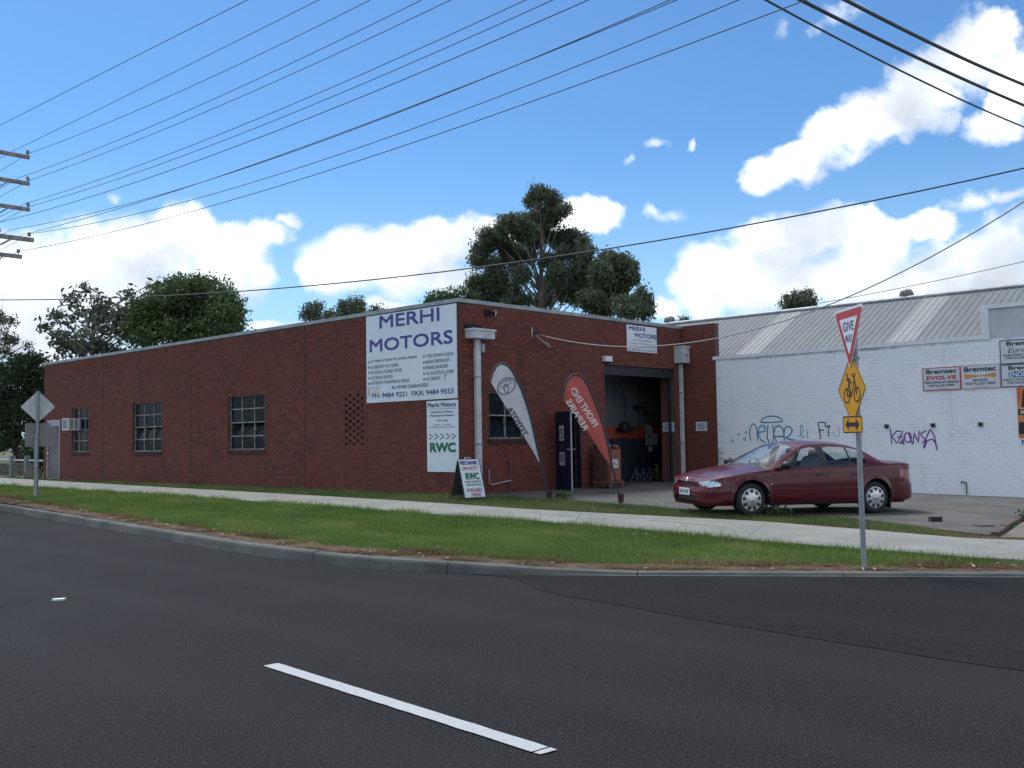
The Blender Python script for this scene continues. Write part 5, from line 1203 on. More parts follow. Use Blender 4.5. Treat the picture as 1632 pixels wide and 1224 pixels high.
    def cushion(c, sx, sy, sz, tilt=0):
        bm = bmesh.new(); bmesh.ops.create_cube(bm, size=1); bmesh.ops.subdivide_edges(bm, edges=bm.edges[:], cuts=4, use_grid_fill=True)
        mb = MB(); vv = []
        for v in bm.verts:
            p = v.co.copy() * 2; l = (abs(p.x) ** 4 + abs(p.y) ** 4 + abs(p.z) ** 4) ** .25; p = p / l if l > 0 else p
            p = Vector((p.x * sx / 2, p.y * sy / 2, p.z * sz / 2)); p = Vector((p.x * math.cos(tilt) - p.z * math.sin(tilt), p.y, p.x * math.sin(tilt) + p.z * math.cos(tilt))); vv.append(p + Vector(c))
        mb.add(vv, [tuple(v.index for v in f.verts) for f in bm.faces], True); bm.free(); return mb
    for sd_ in (1, -1):
        st = part('seat', cushion((.10, .37 * sd_, .46), .55, .52, .22), M_cloth, car); part('backrest', cushion((-.22, .37 * sd_, .78), .18, .50, .66, .22), M_cloth, st); part('headrest', cushion((-.36, .37 * sd_, 1.13), .13, .29, .20, .15), M_cloth, st)
    st = part('seat', cushion((-.85, 0, .50), .55, 1.35, .22), M_cloth, car); part('backrest', cushion((-1.17, 0, .74), .20, 1.32, .50, .3), M_cloth, st)
    mb = MB(); k = 20; cc = Vector((.48, -.37, .88)); rr = [cc + Vector((.07 * math.sin(2 * math.pi * a / k), .19 * math.cos(2 * math.pi * a / k), .175 * math.sin(2 * math.pi * a / k))) for a in range(k + 1)]; mb.tube(rr, .014, 6); part('steering_wheel', mb, M_trim, car)
    mb = MB(); mb.box((.36, -.09, 1.225), (.03, 0, 0), (0, .20, 0), (0, 0, .07)); part('rear_view_mirror', mb, M_trim, car)
    for a in (.35, -.30): mb = MB(); mb.tube([(1.045, a, .957), (.97, a - .22, .992), (.94, a - .42, 1.005)], .008, 5); part('wiper', mb, M_trim, car)
    # plate, badge, front details
    xf = FX(2.385 + .040)
    mb = MB(); mb.box((xf + .002, -.19, .375), (.012, 0, 0), (0, .38, 0), (0, 0, .13)); np_ = part('number_plate', mb, mat('plate_white', (0.62, 0.65, 0.66), .4), car)
    for k in range(6): mb = MB(); y0 = .15 - .052 * k - (.02 if k > 2 else 0); mb.box((xf + .0145, y0 - .034, .405), (.002, 0, 0), (0, .034, 0), (0, 0, .07)); part('digit', mb, mat('plate_blue', (0.10, 0.13, 0.25), .5), np_)
    mb = MB(); mb.lathe((FX(2.383), 0, .655), (1, 0, .35), [(.0, .012), (.035, .010), (.045, 0)], 18); part('emblem', mb, M_chrome, car)
    mb = MB(); mb.tube([(FX(2.383), .20, .57), (FX(2.392), .0, .572), (FX(2.383), -.20, .57)], .008, 6); part('grille_bar', mb, M_body, car)
    car.location = (5.38, 19.86, .128)
    # sits on the forecourt's slope
    cz = [float(zg(5.43 + math.cos(R(200)) * a, 19.86 + math.sin(R(200)) * a)) + .022 for a in (1.395, -1.395)]
    car.location.z = sum(cz) / 2 - .002; pit = math.atan2(cz[0] - cz[1], 2.79)
    cl = [float(zg(5.43 - math.sin(R(200)) * a, 19.86 + math.cos(R(200)) * a)) for a in (.78, -.78)]; rol = math.atan2(cl[0] - cl[1], 1.56)
    car.rotation_euler = (rol, -pit, R(200))
    return car
CAR = build_car()
# ================================================================== POLES, WIRES, STREET FURNITURE
M_galv = mat('galvanised', (0.33, 0.36, 0.38), .45, .45, var=.25, vscale=7); M_wood = mat('pole_wood', (0.36, 0.33, 0.31), .9, var=.4, vscale=6, stretch=(1, 1, .15)); M_wire = mat('wire', (0.06, 0.065, 0.075), .6)
M_yellow = mat('sign_yellow', (0.70, 0.33, 0.012), .4, var=.08, vscale=3); M_signred = mat('sign_rim_red', (0.50, 0.035, 0.045), .4, var=.1, vscale=4); M_back = mat('sign_back', (0.56, 0.57, 0.57), .5, .1, var=.2, vscale=4); M_back2 = mat('sign_back_dull', (0.23, 0.225, 0.225), .6, var=.15, vscale=3)
# give way assembly at the path crossing
gp_ = G(4.2, 12.18)
t = thing('give_way_sign', 'tall steel pole with red GIVE WAY triangle over yellow bicycle diamond and arrow plate', 'road sign', gp_)
mb = MB(); mb.tube([gp_ + Z * -.15, gp_ + Z * 3.12 + Vector((-.02, 0, 0))], .032, 14); part('pole', mb, M_galv, t)
mb = MB(); mb.tube([gp_ + Z * 3.12 + Vector((-.02, 0, 0)), gp_ + Z * 3.15 + Vector((-.02, 0, 0))], .036, 14); part('pole_cap', mb, M_galv, t)
r_ = Vector((.085, -.996, 0)).normalized(); n_ = r_.cross(Z).normalized()
if n_.x > 0: n_ = -n_
def rounded(poly, rad, k=5):
    out = []; n = len(poly)
    for i in range(n):
        p0, p1, p2 = Vector(poly[i - 1]), Vector(poly[i]), Vector(poly[(i + 1) % n]); a = (p0 - p1).normalized(); b = (p2 - p1).normalized()
        ang = a.angle(b); dd = rad / math.tan(ang / 2); s0, s1 = p1 + a * dd, p1 + b * dd; c = p1 + (a + b).normalized() * (rad / math.sin(ang / 2))
        for j in range(k + 1):
            q = s0.lerp(s1, j / k) - c; out.append(tuple(c + q.normalized() * rad))
    return out
def plate(t, F, poly, d0, d1, m, name):
    mb = MB(); mb.prism([F.p(a, b, d0) for a, b in poly], F.n * (d1 - d0)); return part(name, mb, m, t)
Fg = Face(gp_ + n_ * .045 + Vector((-.02, -.03, 0)), r_, Z, n_)
def tri(w, h, cz, rad): return rounded([(-w / 2, cz + h), (0, cz), (w / 2, cz + h)], rad)
TZ = 2.42
g = plate(t, Fg, tri(.86, .745, TZ, .035), .030, .034, M_wsign, 'give_way_plate')
plate(g, Fg, tri(.80, .69, TZ + .025, .03), .0345, .0365, M_signred, 'red_border'); plate(g, Fg, tri(.52, .455, TZ + .165, .012), .037, .039, M_wsign, 'white_field')
for body, x_, z_, w, h in (('GIVE', -.155, TZ + .46, .31, .115), ('WAY', -.105, TZ + .315, .21, .10)):
    mb = MB(); write(mb, Fg, body, x_, z_, w, h, .0395, .012); part('lettering', mb, M_black, g)
DZ = 2.172
dmd = lambda s_, rad: rounded([(0, DZ + s_), (-s_ * .94, DZ), (0, DZ - s_), (s_ * .94, DZ)][::-1], rad)
g = plate(t, Fg, dmd(.43, .03), .020, .024, M_yellow, 'bicycle_plate')
o1 = dmd(.415, .028); mb = MB(); mb.ribbon([Fg.p(a, b, .026) for a, b in o1], .012, Fg.n, True); part('border', mb, M_black, g)
def sk(g, pts, w, close=False, d=.0265): mb = MB(); mb.ribbon([Fg.p(a, b, d) for a, b in pts], w, Fg.n, close); part('bicycle_symbol', mb, M_black, g)
circ = lambda cx, cz, r: [(cx + r * math.cos(2 * math.pi * k / 24), cz + r * math.sin(2 * math.pi * k / 24)) for k in range(24)]
sk(g, circ(-.14, DZ - .075, .085), .020, True); sk(g, circ(.15, DZ - .07, .085), .020, True, .0272)
sk(g, [(-.14, DZ - .075), (-.065, DZ + .08), (.085, DZ + .09), (-.015, DZ - .08), (-.14, DZ - .075)], .020, False, .0279); sk(g, [(-.015, DZ - .08), (-.075, DZ + .115)], .020, False, .0286)
sk(g, [(.15, DZ - .07), (.08, DZ + .14)], .020, False, .0293); sk(g, [(-.12, DZ + .125), (-.04, DZ + .12)], .032, False, .030); sk(g, [(.02, DZ + .18), (.08, DZ + .145), (.11, DZ + .19)], .022, False, .0307); sk(g, [(-.105, DZ + .135), (-.12, DZ + .185), (-.09, DZ + .195)], .018, False, .0314)
AZ = 1.745
rect = rounded([(-.28, AZ - .105), (.28, AZ - .105), (.28, AZ + .105), (-.28, AZ + .105)], .025)
g = plate(t, Fg, rect, .026, .030, M_yellow, 'arrow_plate')
mb = MB(); mb.ribbon([Fg.p(a * .955, AZ + (b - AZ) * .90, .032) for a, b in rect], .014, Fg.n, True); part('border', mb, M_black, g)
mb = MB(); q = [(-.20, 0), (-.10, .075), (-.11, .025), (.11, .025), (.10, .075), (.20, 0), (.10, -.075), (.11, -.025), (-.11, -.025), (-.10, -.075)]
mb.add([Fg.p(a, AZ + b, .0335) for a, b in q], [(0, 9, 8), (0, 8, 3, 2), (0, 2, 1), (8, 7, 3), (7, 5, 3), (7, 6, 5), (5, 4, 3)][0:0] + [tuple(range(10))[::-1]]); part('arrow', mb, M_black, g)
for z_ in (2.98, 2.55, 2.35, 2.0, 1.74): mb = MB(); mb.cbox(gp_ + Vector((-.02, -.0, z_)), r_ * .075, n_ * .082, Z * .03); part('clamp', mb, M_galv, t)

# warning sign seen from behind, left
lp = G(-13.59, 28.68)
t = thing('warning_sign', 'steel pole with the bare backs of a diamond sign and a dull square plate', 'road sign', lp)
mb = MB(); mb.tube([lp + Z * -.1, lp + Z * 1.75], .062, 12); mb.tube([lp + Z * 1.75, lp + Z * 1.80], [.062, .042], 12, False); mb.tube([lp + Z * 1.80 + Vector((.02, 0, 0)), lp + Z * 3.05 + Vector((.03, 0, 0))], .042, 12); part('pole', mb, M_galv, t)
vd = Vector((-13.59, 28.68, 0)).normalized(); rd_ = Vector((vd.y, -vd.x, 0)); Fl = Face(lp + vd * .07 + Vector((.03, 0, 0)), rd_, Z, -vd)
dz = 2.60
plate(t, Fl, rounded([(0, dz + .46), (-.455, dz), (0, dz - .46), (.455, dz)][::-1], .04), -.004, .0, M_back, 'diamond_plate')
plate(t, Fl, rounded([(-.33, 1.46), (.33, 1.46), (.33, 2.13), (-.33, 2.13)], .03), -.008, -.004, M_back2, 'square_plate')
for z_ in (2.95, 2.30, 2.03, 1.56): mb = MB(); mb.lathe(lp + Z * z_ + Vector((.03 if z_ > 1.8 else 0, 0, 0)), Z, [(.052 if z_ > 1.8 else .07, 0), (.052 if z_ > 1.8 else .07, .04)], 12); part('clamp', mb, M_galv, t)

# utility pole just outside the frame on the left, its arms reach in
pb = Vector((-16.05, 29.95, .2)); YA = V
t = thing('utility_pole', 'timber power pole at the left edge with five crossarms carrying wires', 'power pole', pb)
mb = MB(); mb.tube([pb + Z * -.2, pb + Z * 11.6], [.19, .13], 14); part('pole', mb, M_wood, t)
for k, (tip, wd_) in enumerate((((-15.02, 31.03, 10.78), .11), ((-14.97, 31.0, 9.94), .11), ((-14.95, 31.0, 9.12), .11), ((-14.82, 31.05, 8.17), .13), ((-15.22, 30.95, 7.60), .12))):
    tip = Vector(tip); c = Vector((pb.x, pb.y, tip.z)) + (nL * .18); L_ = ((tip - c).dot(YA)) + .04; mb = MB()
    mb.box(c - YA * L_ - U * -.06 - Z * wd_ / 2, YA * 2 * L_, U * .10, Z * wd_); a = part('crossarm', mb, M_wood, t)
    if k in (1, 2, 3, 4):
        mb = MB(); mb.tube([c + YA * L_ * .62 - Z * wd_ / 2 + U * .03, Vector((pb.x, pb.y, tip.z - .75)) + U * .03], .022, 6); part('brace', mb, M_galv, a)
    for f in ((.97, .38) if k < 3 else (.93, .45)):
        mb = MB(); q0 = c + YA * L_ * f + U * .11 + Z * wd_ / 2
        mb.lathe(q0, Z, [(.012, 0), (.012, .05), (.05, .055), (.06, .09), (.035, .105), (.055, .125), (.05, .16), (0, .175)], 10); part('insulator', mb, mat('porcelain', (0.25, 0.24, 0.25), .3), a)

WIRES = [((-16.01, 29.5, 10.86), -.0331, -.00016), ((-15.54, 31.0, 10.95), -.0241, .00034), ((-15.05, 31.0, 10.86), -.066, .00215), ((-15.31, 31.0, 10.11), -.0575, .00205), ((-14.98, 31.0, 10.02), -.0548, .00186),
    ((-15.15, 31.0, 9.27), -.057, .00208), ((-14.97, 31.0, 9.19), -.061, .00216), ((-15.69, 29.5, 8.24), -.0766, .00238), ((-15.57, 31.0, 8.46), -.0949, .00298), ((-15.19, 31.0, 8.3), -.0586, .00196), ((-14.92, 31.0, 8.33), -.1012, .0032), ((-15.34, 31.0, 7.77), -.0747, .00221)]
ORD = ['topmost of the twelve', 'second from the top', 'third from the top', 'fourth from the top', 'fifth from the top', 'sixth from the top', 'seventh from the top', 'eighth from the top', 'upper one of the crossing pair', 'lower one of the crossing pair', 'second from the bottom', 'lowest of the twelve']
for (a, k, q), nm in zip(WIRES, ORD):
    A_ = Vector(a); mb = MB(); pts = []
    for s_ in np.r_[np.linspace(-14, 0, 6), np.linspace(1, 36, 30)]:
        z_ = A_.z + k * s_ + q * s_ * s_ if s_ >= 0 else A_.z + k * s_ * -.6 * 1.0
        pts.append(A_ + STREET * float(s_) + Z * (z_ - A_.z))
    mb.tube(pts, .008, 5)
    solo('power_wire', mb, M_wire, 'thin overhead power wire from the left pole, ' + nm, 'power wire', pts[6], 'power wires strung from the left pole')
def wire(name, label, pts, r, m=M_wire, n=40, cat='cable', group=None):
    P = np.array(pts, float); s = np.r_[0, np.cumsum(np.linalg.norm(np.diff(P[:, :2], axis=0), axis=1))]
    co = [np.polyfit(s, P[:, k], min(3, len(P) - 1)) if k == 2 else np.polyfit(s, P[:, k], 1) for k in range(3)]
    q = np.linspace(0, s[-1], n); mb = MB(); mb.tube([(np.polyval(co[0], a), np.polyval(co[1], a), np.polyval(co[2], a)) for a in q], r, 6)
    return solo(name, mb, m, label, cat, pts[0], group)
def lin(A, B, tz): A, B = np.array(A), np.array(B); return [(A[0] + (B[0] - A[0]) * t, A[1] + (B[1] - A[1]) * t, z) for t, z in tz]
wire('service_cable', 'pale cable drooping from the wall bracket across the roller opening to the right', lin((.6713, 25.7947), (7.78, 15), [(0.0, 4.40), (.131, 3.96), (.278, 3.74), (.376, 3.68), (.479, 3.69), (.635, 3.87), (.772, 4.13), (.891, 4.57), (1.0, 5.15), (1.12, 5.9), (1.3, 7.2)]), .0115, mat('cable_grey', (0.30, 0.29, 0.29), .6), 60)
wire('telephone_cable', 'long dark cable sagging from the left edge across the trees to the upper right', lin((-13.01, 24.8), (7.4418, 14.0), [(-.25, 5.9), (.021, 5.31), (.211, 5.0), (.372, 4.86), (.509, 4.82), (.656, 4.87), (.848, 5.08), (.994, 5.38), (1.15, 5.9)]), .012)
wire('telephone_cable', 'thin grey line rising from the white building roof ridge to the right edge', lin((10.36, 33.5), (14.767, 28.0), [(0, 6.09), (.31, 6.18), (.607, 6.30), (.956, 6.49), (1.5, 6.9)]), .011, mat('cable_dim', (0.16, 0.165, 0.17), .6))
wire('aerial_cable', 'thin black cable at the top right, below the two thick ones', lin((4.487, 16.785), (12.591, 24.121), [(-.9, 9.6), (0, 9.10), (.428, 8.97), (1.0, 9.11), (1.5, 9.4)]), .021)
wire('aerial_cable', 'lower of the two thick black cables at the top right', lin((5.406, 18.005), (12.634, 24.157), [(-.9, 10.0), (0, 9.64), (.401, 9.585), (1.0, 9.64), (1.5, 9.85)]), .037)
wire('aerial_cable', 'upper of the two thick black cables at the top right', lin((6.199, 18.033), (11.909, 22.732), [(-.9, 10.0), (0, 9.65), (.435, 9.62), (1.0, 9.64), (1.5, 9.85)]), .037)

# post and rail at the far left, low wall behind it
t = thing('post_rail', 'grey post and pipe rail beside the far end of the brick building', 'railing', G(-20.86, 43.2)); p0 = Vector((-20.86, 43.2, 0))
for s_ in (0, 1.65, 4.2):
    q = p0 + U * s_; g0 = G(q.x, q.y); mb = MB(); mb.cbox(g0 + Z * .44, U * .20, V * .20, Z * 1.0); mb.cbox(g0 + Z * .955, U * .16, V * .16, Z * .03); part('post', mb, mat('post_grey', (0.22, 0.235, 0.24), .8, var=.3, vscale=6), t)
mb = MB(); mb.tube([G((p0 - U * 1.7).x, (p0 - U * 1.7).y, .74), G((p0 + U * 5.5).x, (p0 + U * 5.5).y, .78)], .045, 8); part('rail', mb, M_galv, t)
low = thing('low_wall', 'low weathered block wall behind the post and rail', 'low wall', G(-25, 49)); a0 = Vector((-22.2, 46.6, 0)); M_block = mat('block_brown', (0.15, 0.12, 0.10), .9, var=.45, vscale=5)
for k in range(18):
    for c_ in range(3): q = a0 + U * (.42 * k + .21 * (c_ % 2)); mb = MB(); g0 = G(q.x, q.y); mb.box(g0 + Z * (.2 * c_ - .02) + V * random.uniform(-.02, .02), U * .41, V * .25, Z * .19); part('block', mb, M_block, low)
mb = MB(); q = G(-20.05, 42.0); mb.box(q, U * .9, V * .4, Z * .28); mb.box(q + U * .02 + Z * .281, U * .5, V * .38, Z * .12); solo('stone_step', mb, mat('step_tan', (0.17, 0.13, 0.095), .9, var=.3, vscale=7), 'low tan masonry step by the corner of the brick building', 'step', q)
# litter on the forecourt
def loose(x, y, w, d_, h, m, label, name, cat, rot=0):
    g0 = G(x, y, .02); a = Vector((math.cos(rot), math.sin(rot), 0)); b = Vector((-a.y, a.x, 0)); mb = MB(); mb.prism([g0 - a * w / 2 - b * d_ / 2, g0 + a * w / 2 - b * d_ / 2, g0 + a * w * .45 + b * d_ / 2, g0 - a * w * .48 + b * d_ / 2], Z * h); return solo(name, mb, m, label, cat, g0)
loose(7.42, 17.8, .20, .12, .085, mat('clinker', (0.045, 0.03, 0.028), .9, var=.4, vscale=20), 'dark brick lying on the forecourt behind the car', 'loose_brick', 'brick', .05)
loose(7.86, 16.95, .26, .22, .018, mat('rust_plate', (0.10, 0.045, 0.03), .9, var=.4, vscale=15), 'rusty flat plate lying on the forecourt near the edging', 'metal_plate', 'plate', .1)
ed = thing('edging', 'low brown timber edging between the forecourt and the yard', 'edging', G(7.4, 15.4))
P_ = resample([(7.40, 15.45), (8.05, 16.5), (8.85, 17.75), (9.7, 19.0), (11.5, 21.6)], .62); M_edge = mat('edging_wood', (0.115, 0.085, 0.065), .9, var=.4, vscale=9)
for i in range(len(P_) - 1):
    a, b = Vector((*P_[i], 0)), Vector((*P_[i + 1], 0)); d_ = b - a; q = Vector((-d_.y, d_.x, 0)).normalized(); g0 = G(a.x, a.y); mb = MB(); mb.box(g0 + Z * -.02, d_ * .97, q * .11, Z * (.085 + random.uniform(-.012, .012))); part('sleeper', mb, M_edge, ed)
# ================================================================== TREES, SHRUBS, GRASS
def leafmat(name, c1, c2, trans=.25, c3=None):
    m = bpy.data.materials.new(name); m.use_nodes = True; t = NT(m.node_tree); b = t.n['Principled BSDF']; t.n.remove(b)
    a = t.node('ShaderNodeAttribute'); a.attribute_name = 'tint'; colr = t.mix(t.m('MINIMUM', a.outputs['Fac'], 1.0), c4(c1), c4(c2))
    if c3: colr = t.mix(t.ramp(a.outputs['Fac'], 1.0, 1.6), colr, c4(c3))
    d = t.node('ShaderNodeBsdfDiffuse'); tr = t.node('ShaderNodeBsdfTranslucent'); gl = t.node('ShaderNodeBsdfGlossy'); gl.inputs['Roughness'].default_value = .45; gl.inputs['Color'].default_value = (.5, .5, .5, 1)
    t.l.new(colr, d.inputs[0]); t.l.new(colr, tr.inputs[0]); mx = t.node('ShaderNodeMixShader'); mx.inputs[0].default_value = trans; t.l.new(d.outputs[0], mx.inputs[1]); t.l.new(tr.outputs[0], mx.inputs[2])
    m2 = t.node('ShaderNodeMixShader'); m2.inputs[0].default_value = .05; t.l.new(mx.outputs[0], m2.inputs[1]); t.l.new(gl.outputs[0], m2.inputs[2]); t.l.new(m2.outputs[0], t.n['Material Output'].inputs[0]); MATS[name] = m
    return m
def at(px, py, Y):
    d = _f * 1600 + _x2 * (px - 816) + _d2 * (py - 612); return Vector((0, 0, EYE)) + d * (Y / d.y)
def leaves(clumps, n_tot, L, Wd, droop=0.0, shell=.55, seed=1):
    """leaf blades through ellipsoid clumps: one quad each, returns verts, faces, tint"""
    g = np.random.default_rng(seed); vol = np.array([(c[1][0] * c[1][1] * c[1][2]) ** .67 for c in clumps]); cnt = np.maximum((vol / vol.sum() * n_tot).astype(int), 12)
    C_, T_ = [], []
    for (c, r), k in zip(clumps, cnt):
        nsub = max(3, k // 26); d = g.normal(size=(nsub, 3)); d /= np.linalg.norm(d, axis=1)[:, None]; rr = g.uniform(shell, 1.0, nsub) ** .7
        sc = d * rr[:, None] * np.array(r) + np.array(c); w = g.integers(0, nsub, k)
        C_.append(sc[w] + g.normal(0, .235, (k, 3)) * np.array(r) * .9 + g.normal(0, L * .5, (k, 3))); T_.append(np.clip(g.uniform(0, 1, nsub)[w] * .6 + g.uniform(0, .45, k), 0, 1))
    C = np.concatenate(C_); tint = np.concatenate(T_); n = len(C)
    a = g.normal(size=(n, 3)); a[:, 2] -= droop * 1.6; a /= np.linalg.norm(a, axis=1)[:, None]; b = np.cross(a, g.normal(size=(n, 3))); b /= np.linalg.norm(b, axis=1)[:, None]
    s = g.uniform(.65, 1.25, (n, 1)); v = np.stack([C - a * L * .5 * s, C + b * Wd * .5 * s - a * L * .05, C + a * L * .5 * s, C - b * Wd * .5 * s - a * L * .05], 1).reshape(-1, 3)
    return v, np.arange(4 * n).reshape(n, 4), np.repeat(tint, 4)
def tree(name, label, px_clumps, Y, n, L, Wd, mleaf, mbark, trunk, depth=.8, droop=0., seed=1, group=None, limb=True, tr_r=.28, cat='tree', shell=.5):
    """px_clumps: crown masses seen from the camera (x, y, rx, ry), put at distance Y with depth of their own"""
    g = np.random.default_rng(seed); k = Y / 1600; cl = []; ys = Y * .02 + .6
    w_all = (max(c[0] + c[2] for c in px_clumps) - min(c[0] - c[2] for c in px_clumps)) * k
    for x, y, rx, ry in px_clumps:
        off = g.uniform(-.5, .5) * w_all * depth; p = at(x, y, Y + off); cl.append((tuple(p), (rx * k, max(rx, ry) * k * .9, ry * k)))
    b0 = at(trunk[0], 700, Y); base = Vector((b0.x, b0.y, float(zg(b0.x, b0.y)) - .3)); t = thing(name, label, cat, base, group)
    v, f, ti = leaves(cl, n, L, Wd, droop, shell, seed)
    me = big_mesh('crown', v, f, mleaf, loc=base, attr=ti); o = bpy.data.objects.new('crown', me); place(o, t)
    tops = at(trunk[1], trunk[2], Y); mb = MB(); mid = base.lerp(tops, .5) + Vector((g.normal(0, .25), g.normal(0, .25), 0)); tk = [base, base.lerp(mid, .5), mid, mid.lerp(tops, .55), tops]
    mb.tube(tk, [tr_r, tr_r * .85, tr_r * .7, tr_r * .45, tr_r * .12], 10)
    if limb:
        for (c, r) in cl:
            c = Vector(c); h = (c.z - base.z) / max(tops.z - base.z, 1e-3); f_ = min(max(h - .22, .12), .92); s_ = f_ * 4; i = min(int(s_), 3); q = tk[i].lerp(tk[i + 1], s_ - i)
            m_ = q.lerp(c, .5) + Vector((g.normal(0, .2), g.normal(0, .2), g.normal(.1, .15))); rr = tr_r * .26
            mb.tube([q, m_, c], [rr, rr * .6, rr * .2], 6)
            for _ in range(3): e = c + Vector((g.normal(0, r[0] * .5), g.normal(0, r[1] * .5), g.normal(0, r[2] * .5))); mb.tube([m_.lerp(c, .6), e], [rr * .35, rr * .08], 4)
    part('trunk', mb, mbark, t); return t
M_bark = mat('bark_dark', (0.075, 0.06, 0.05), .95, var=.4, vscale=3); M_gum = mat('bark_pale', (0.25, 0.215, 0.185), .85, c2=(0.12, 0.10, 0.085), vscale=1.5)
M_euc = leafmat('leaf_eucalypt', (0.064, 0.084, 0.052), (0.145, 0.168, 0.105)); M_dense = leafmat('leaf_dense', (0.036, 0.066, 0.021), (0.090, 0.135, 0.042)); M_mag = leafmat('leaf_large', (0.055, 0.070, 0.045), (0.16, 0.18, 0.13), .15); M_hedge = leafmat('leaf_hedge', (0.028, 0.048, 0.021), (0.058, 0.084, 0.038)); M_lime = leafmat('leaf_lime', (0.08, 0.13, 0.025), (0.14, 0.18, 0.05))
E_ = lambda L_, s=4.08, x0=680, y0=270: [(x0 + a / s, y0 + b / s, c / s, d / s) for a, b, c, d in L_]
big = E_([(735, 160, 55, 45), (812, 195, 52, 42), (690, 215, 45, 42), (835, 275, 62, 42), (905, 275, 42, 30), (765, 255, 45, 35), (690, 335, 95, 48), (560, 350, 85, 42), (790, 335, 65, 40), (500, 375, 45, 40), (420, 440, 82, 45), (365, 520, 66, 50), (325, 590, 48, 42), (475, 470, 66, 50), (560, 540, 90, 60), (440, 620, 70, 52), (600, 430, 50, 35), (890, 430, 66, 36), (960, 445, 72, 42), (1025, 490, 42, 46), (1045, 550, 38, 42), (840, 480, 40, 36), (880, 555, 56, 36), (790, 600, 50, 36), (980, 600, 50, 40), (340, 740, 70, 46), (460, 700, 76, 62), (540, 790, 76, 62), (620, 690, 56, 52), (420, 820, 70, 45), (560, 860, 60, 40), (860, 690, 70, 66), (930, 780, 100, 76), (790, 790, 56, 66), (980, 680, 72, 62), (740, 860, 60, 40), (650, 840, 30, 30), (700, 470, 55, 34), (770, 430, 55, 34), (660, 400, 60, 40), (930, 520, 60, 34), (850, 640, 50, 40), (680, 560, 46, 40), (590, 620, 50, 40), (1040, 640, 50, 44), (1060, 760, 60, 60), (1020, 840, 60, 50)])
tree('gum_tree', 'tallest gum tree with pale trunk and open crown behind the brick building', big, 65, 52000, .30, .085, M_euc, M_gum, (846, 862, 330), .8, .6, 3, tr_r=.30)
rt = E_([(1160, 590, 52, 46), (1240, 600, 76, 46), (1300, 640, 56, 52), (1130, 680, 56, 56), (1220, 700, 86, 62), (1330, 710, 36, 46), (1150, 790, 86, 66), (1080, 860, 76, 56), (1250, 790, 60, 56), (1150, 900, 80, 40)])
tree('gum_tree', 'smaller dark gum at the right flank of the tall gum tree', rt, 60, 15000, .30, .10, M_euc, M_gum, (962, 975, 430), .8, .5, 4, tr_r=.2)
tree('gum_tree', 'low gum with gaps in its crown near the roof turbine', E_([(1410, 810, 42, 36), (1440, 870, 36, 36), (1350, 890, 70, 46), (1420, 930, 50, 40), (1300, 930, 60, 40), (1270, 880, 40, 40)]), 56, 4200, .28, .085, M_euc, M_gum, (1010, 1030, 480), .7, .4, 5, tr_r=.14)
tree('round_tree', 'rounded olive tree peeping over the parapet left of the tall gum', [(705, 478, 22, 15), (735, 474, 26, 13), (690, 488, 12, 14), (760, 480, 22, 15), (720, 490, 40, 16)], 72, 5200, .30, .10, M_dense, M_bark, (722, 722, 480), .7, 0, 6, tr_r=.2)
for k, (cl, n, lab) in enumerate((([(492, 494, 11, 9), (507, 492, 9, 10), (498, 504, 16, 10)], 1300, 'little gum over the parapet, leftmost of the three distant ones'), ([(553, 484, 10, 11), (567, 490, 12, 14), (540, 496, 10, 8), (530, 501, 10, 6), (577, 497, 6, 9), (522, 503, 7, 6), (556, 500, 20, 9)], 2600, 'little gum over the parapet, the tallest and middle of the distant ones'), ([(601, 492, 6, 6), (596, 497, 8, 6), (612, 497, 5, 4), (606, 500, 12, 4)], 500, 'smallest distant gum just showing over the parapet left of the big sign'))):
    tree('gum_tree', lab, cl, 85, n, .32, .11, M_euc, M_bark, (cl[0][0], cl[0][0], cl[0][1]), .7, .3, 10 + k, 'distant gums over the parapet', tr_r=.15)
tree('dense_tree', 'dense dark green dome of a tree behind the long brick wall', [(300, 462, 36, 22), (330, 470, 40, 26), (270, 480, 36, 28), (360, 488, 26, 24), (240, 505, 34, 28), (300, 505, 60, 38), (355, 515, 32, 28), (372, 505, 15, 20), (222, 525, 26, 24), (225, 500, 18, 18), (330, 535, 50, 24), (270, 540, 50, 26), (312, 452, 16, 10), (300, 478, 44, 26), (318, 490, 46, 30), (285, 500, 40, 30), (345, 498, 34, 26)], 48, 40000, .20, .085, M_dense, M_bark, (300, 300, 470), .7, .1, 7, tr_r=.3, shell=.62)
mag = [(142, 462, 14, 9), (120, 480, 18, 14), (160, 480, 22, 16), (98, 508, 20, 14), (140, 505, 26, 20), (180, 500, 24, 20), (80, 520, 16, 9), (112, 535, 26, 20), (155, 535, 30, 24), (195, 530, 24, 24), (100, 552, 16, 14), (130, 560, 24, 16), (170, 560, 28, 14), (232, 500, 18, 20), (215, 520, 22, 20), (208, 468, 12, 10), (222, 485, 15, 12), (238, 462, 7, 6), (243, 453, 4, 6), (205, 505, 20, 16), (225, 510, 16, 14)]
tree('broadleaf_tree', 'open grey green tree with large leaves and sky showing through, left of the dome', mag, 51, 3300, .34, .14, M_mag, M_bark, (150, 150, 470), .8, .1, 8, tr_r=.22, shell=.25)
tree('acacia_tree', 'flat layered branches of a tree at the left edge of the picture', [(2, 508, 18, 9), (20, 512, 12, 5), (0, 537, 14, 10), (25, 545, 18, 6), (42, 550, 10, 4), (5, 562, 10, 8), (-15, 520, 20, 14), (-20, 550, 20, 14), (-40, 500, 30, 20)], 56, 3600, .22, .07, M_euc, M_bark, (-28, -22, 505), .8, 0, 9, tr_r=.2)
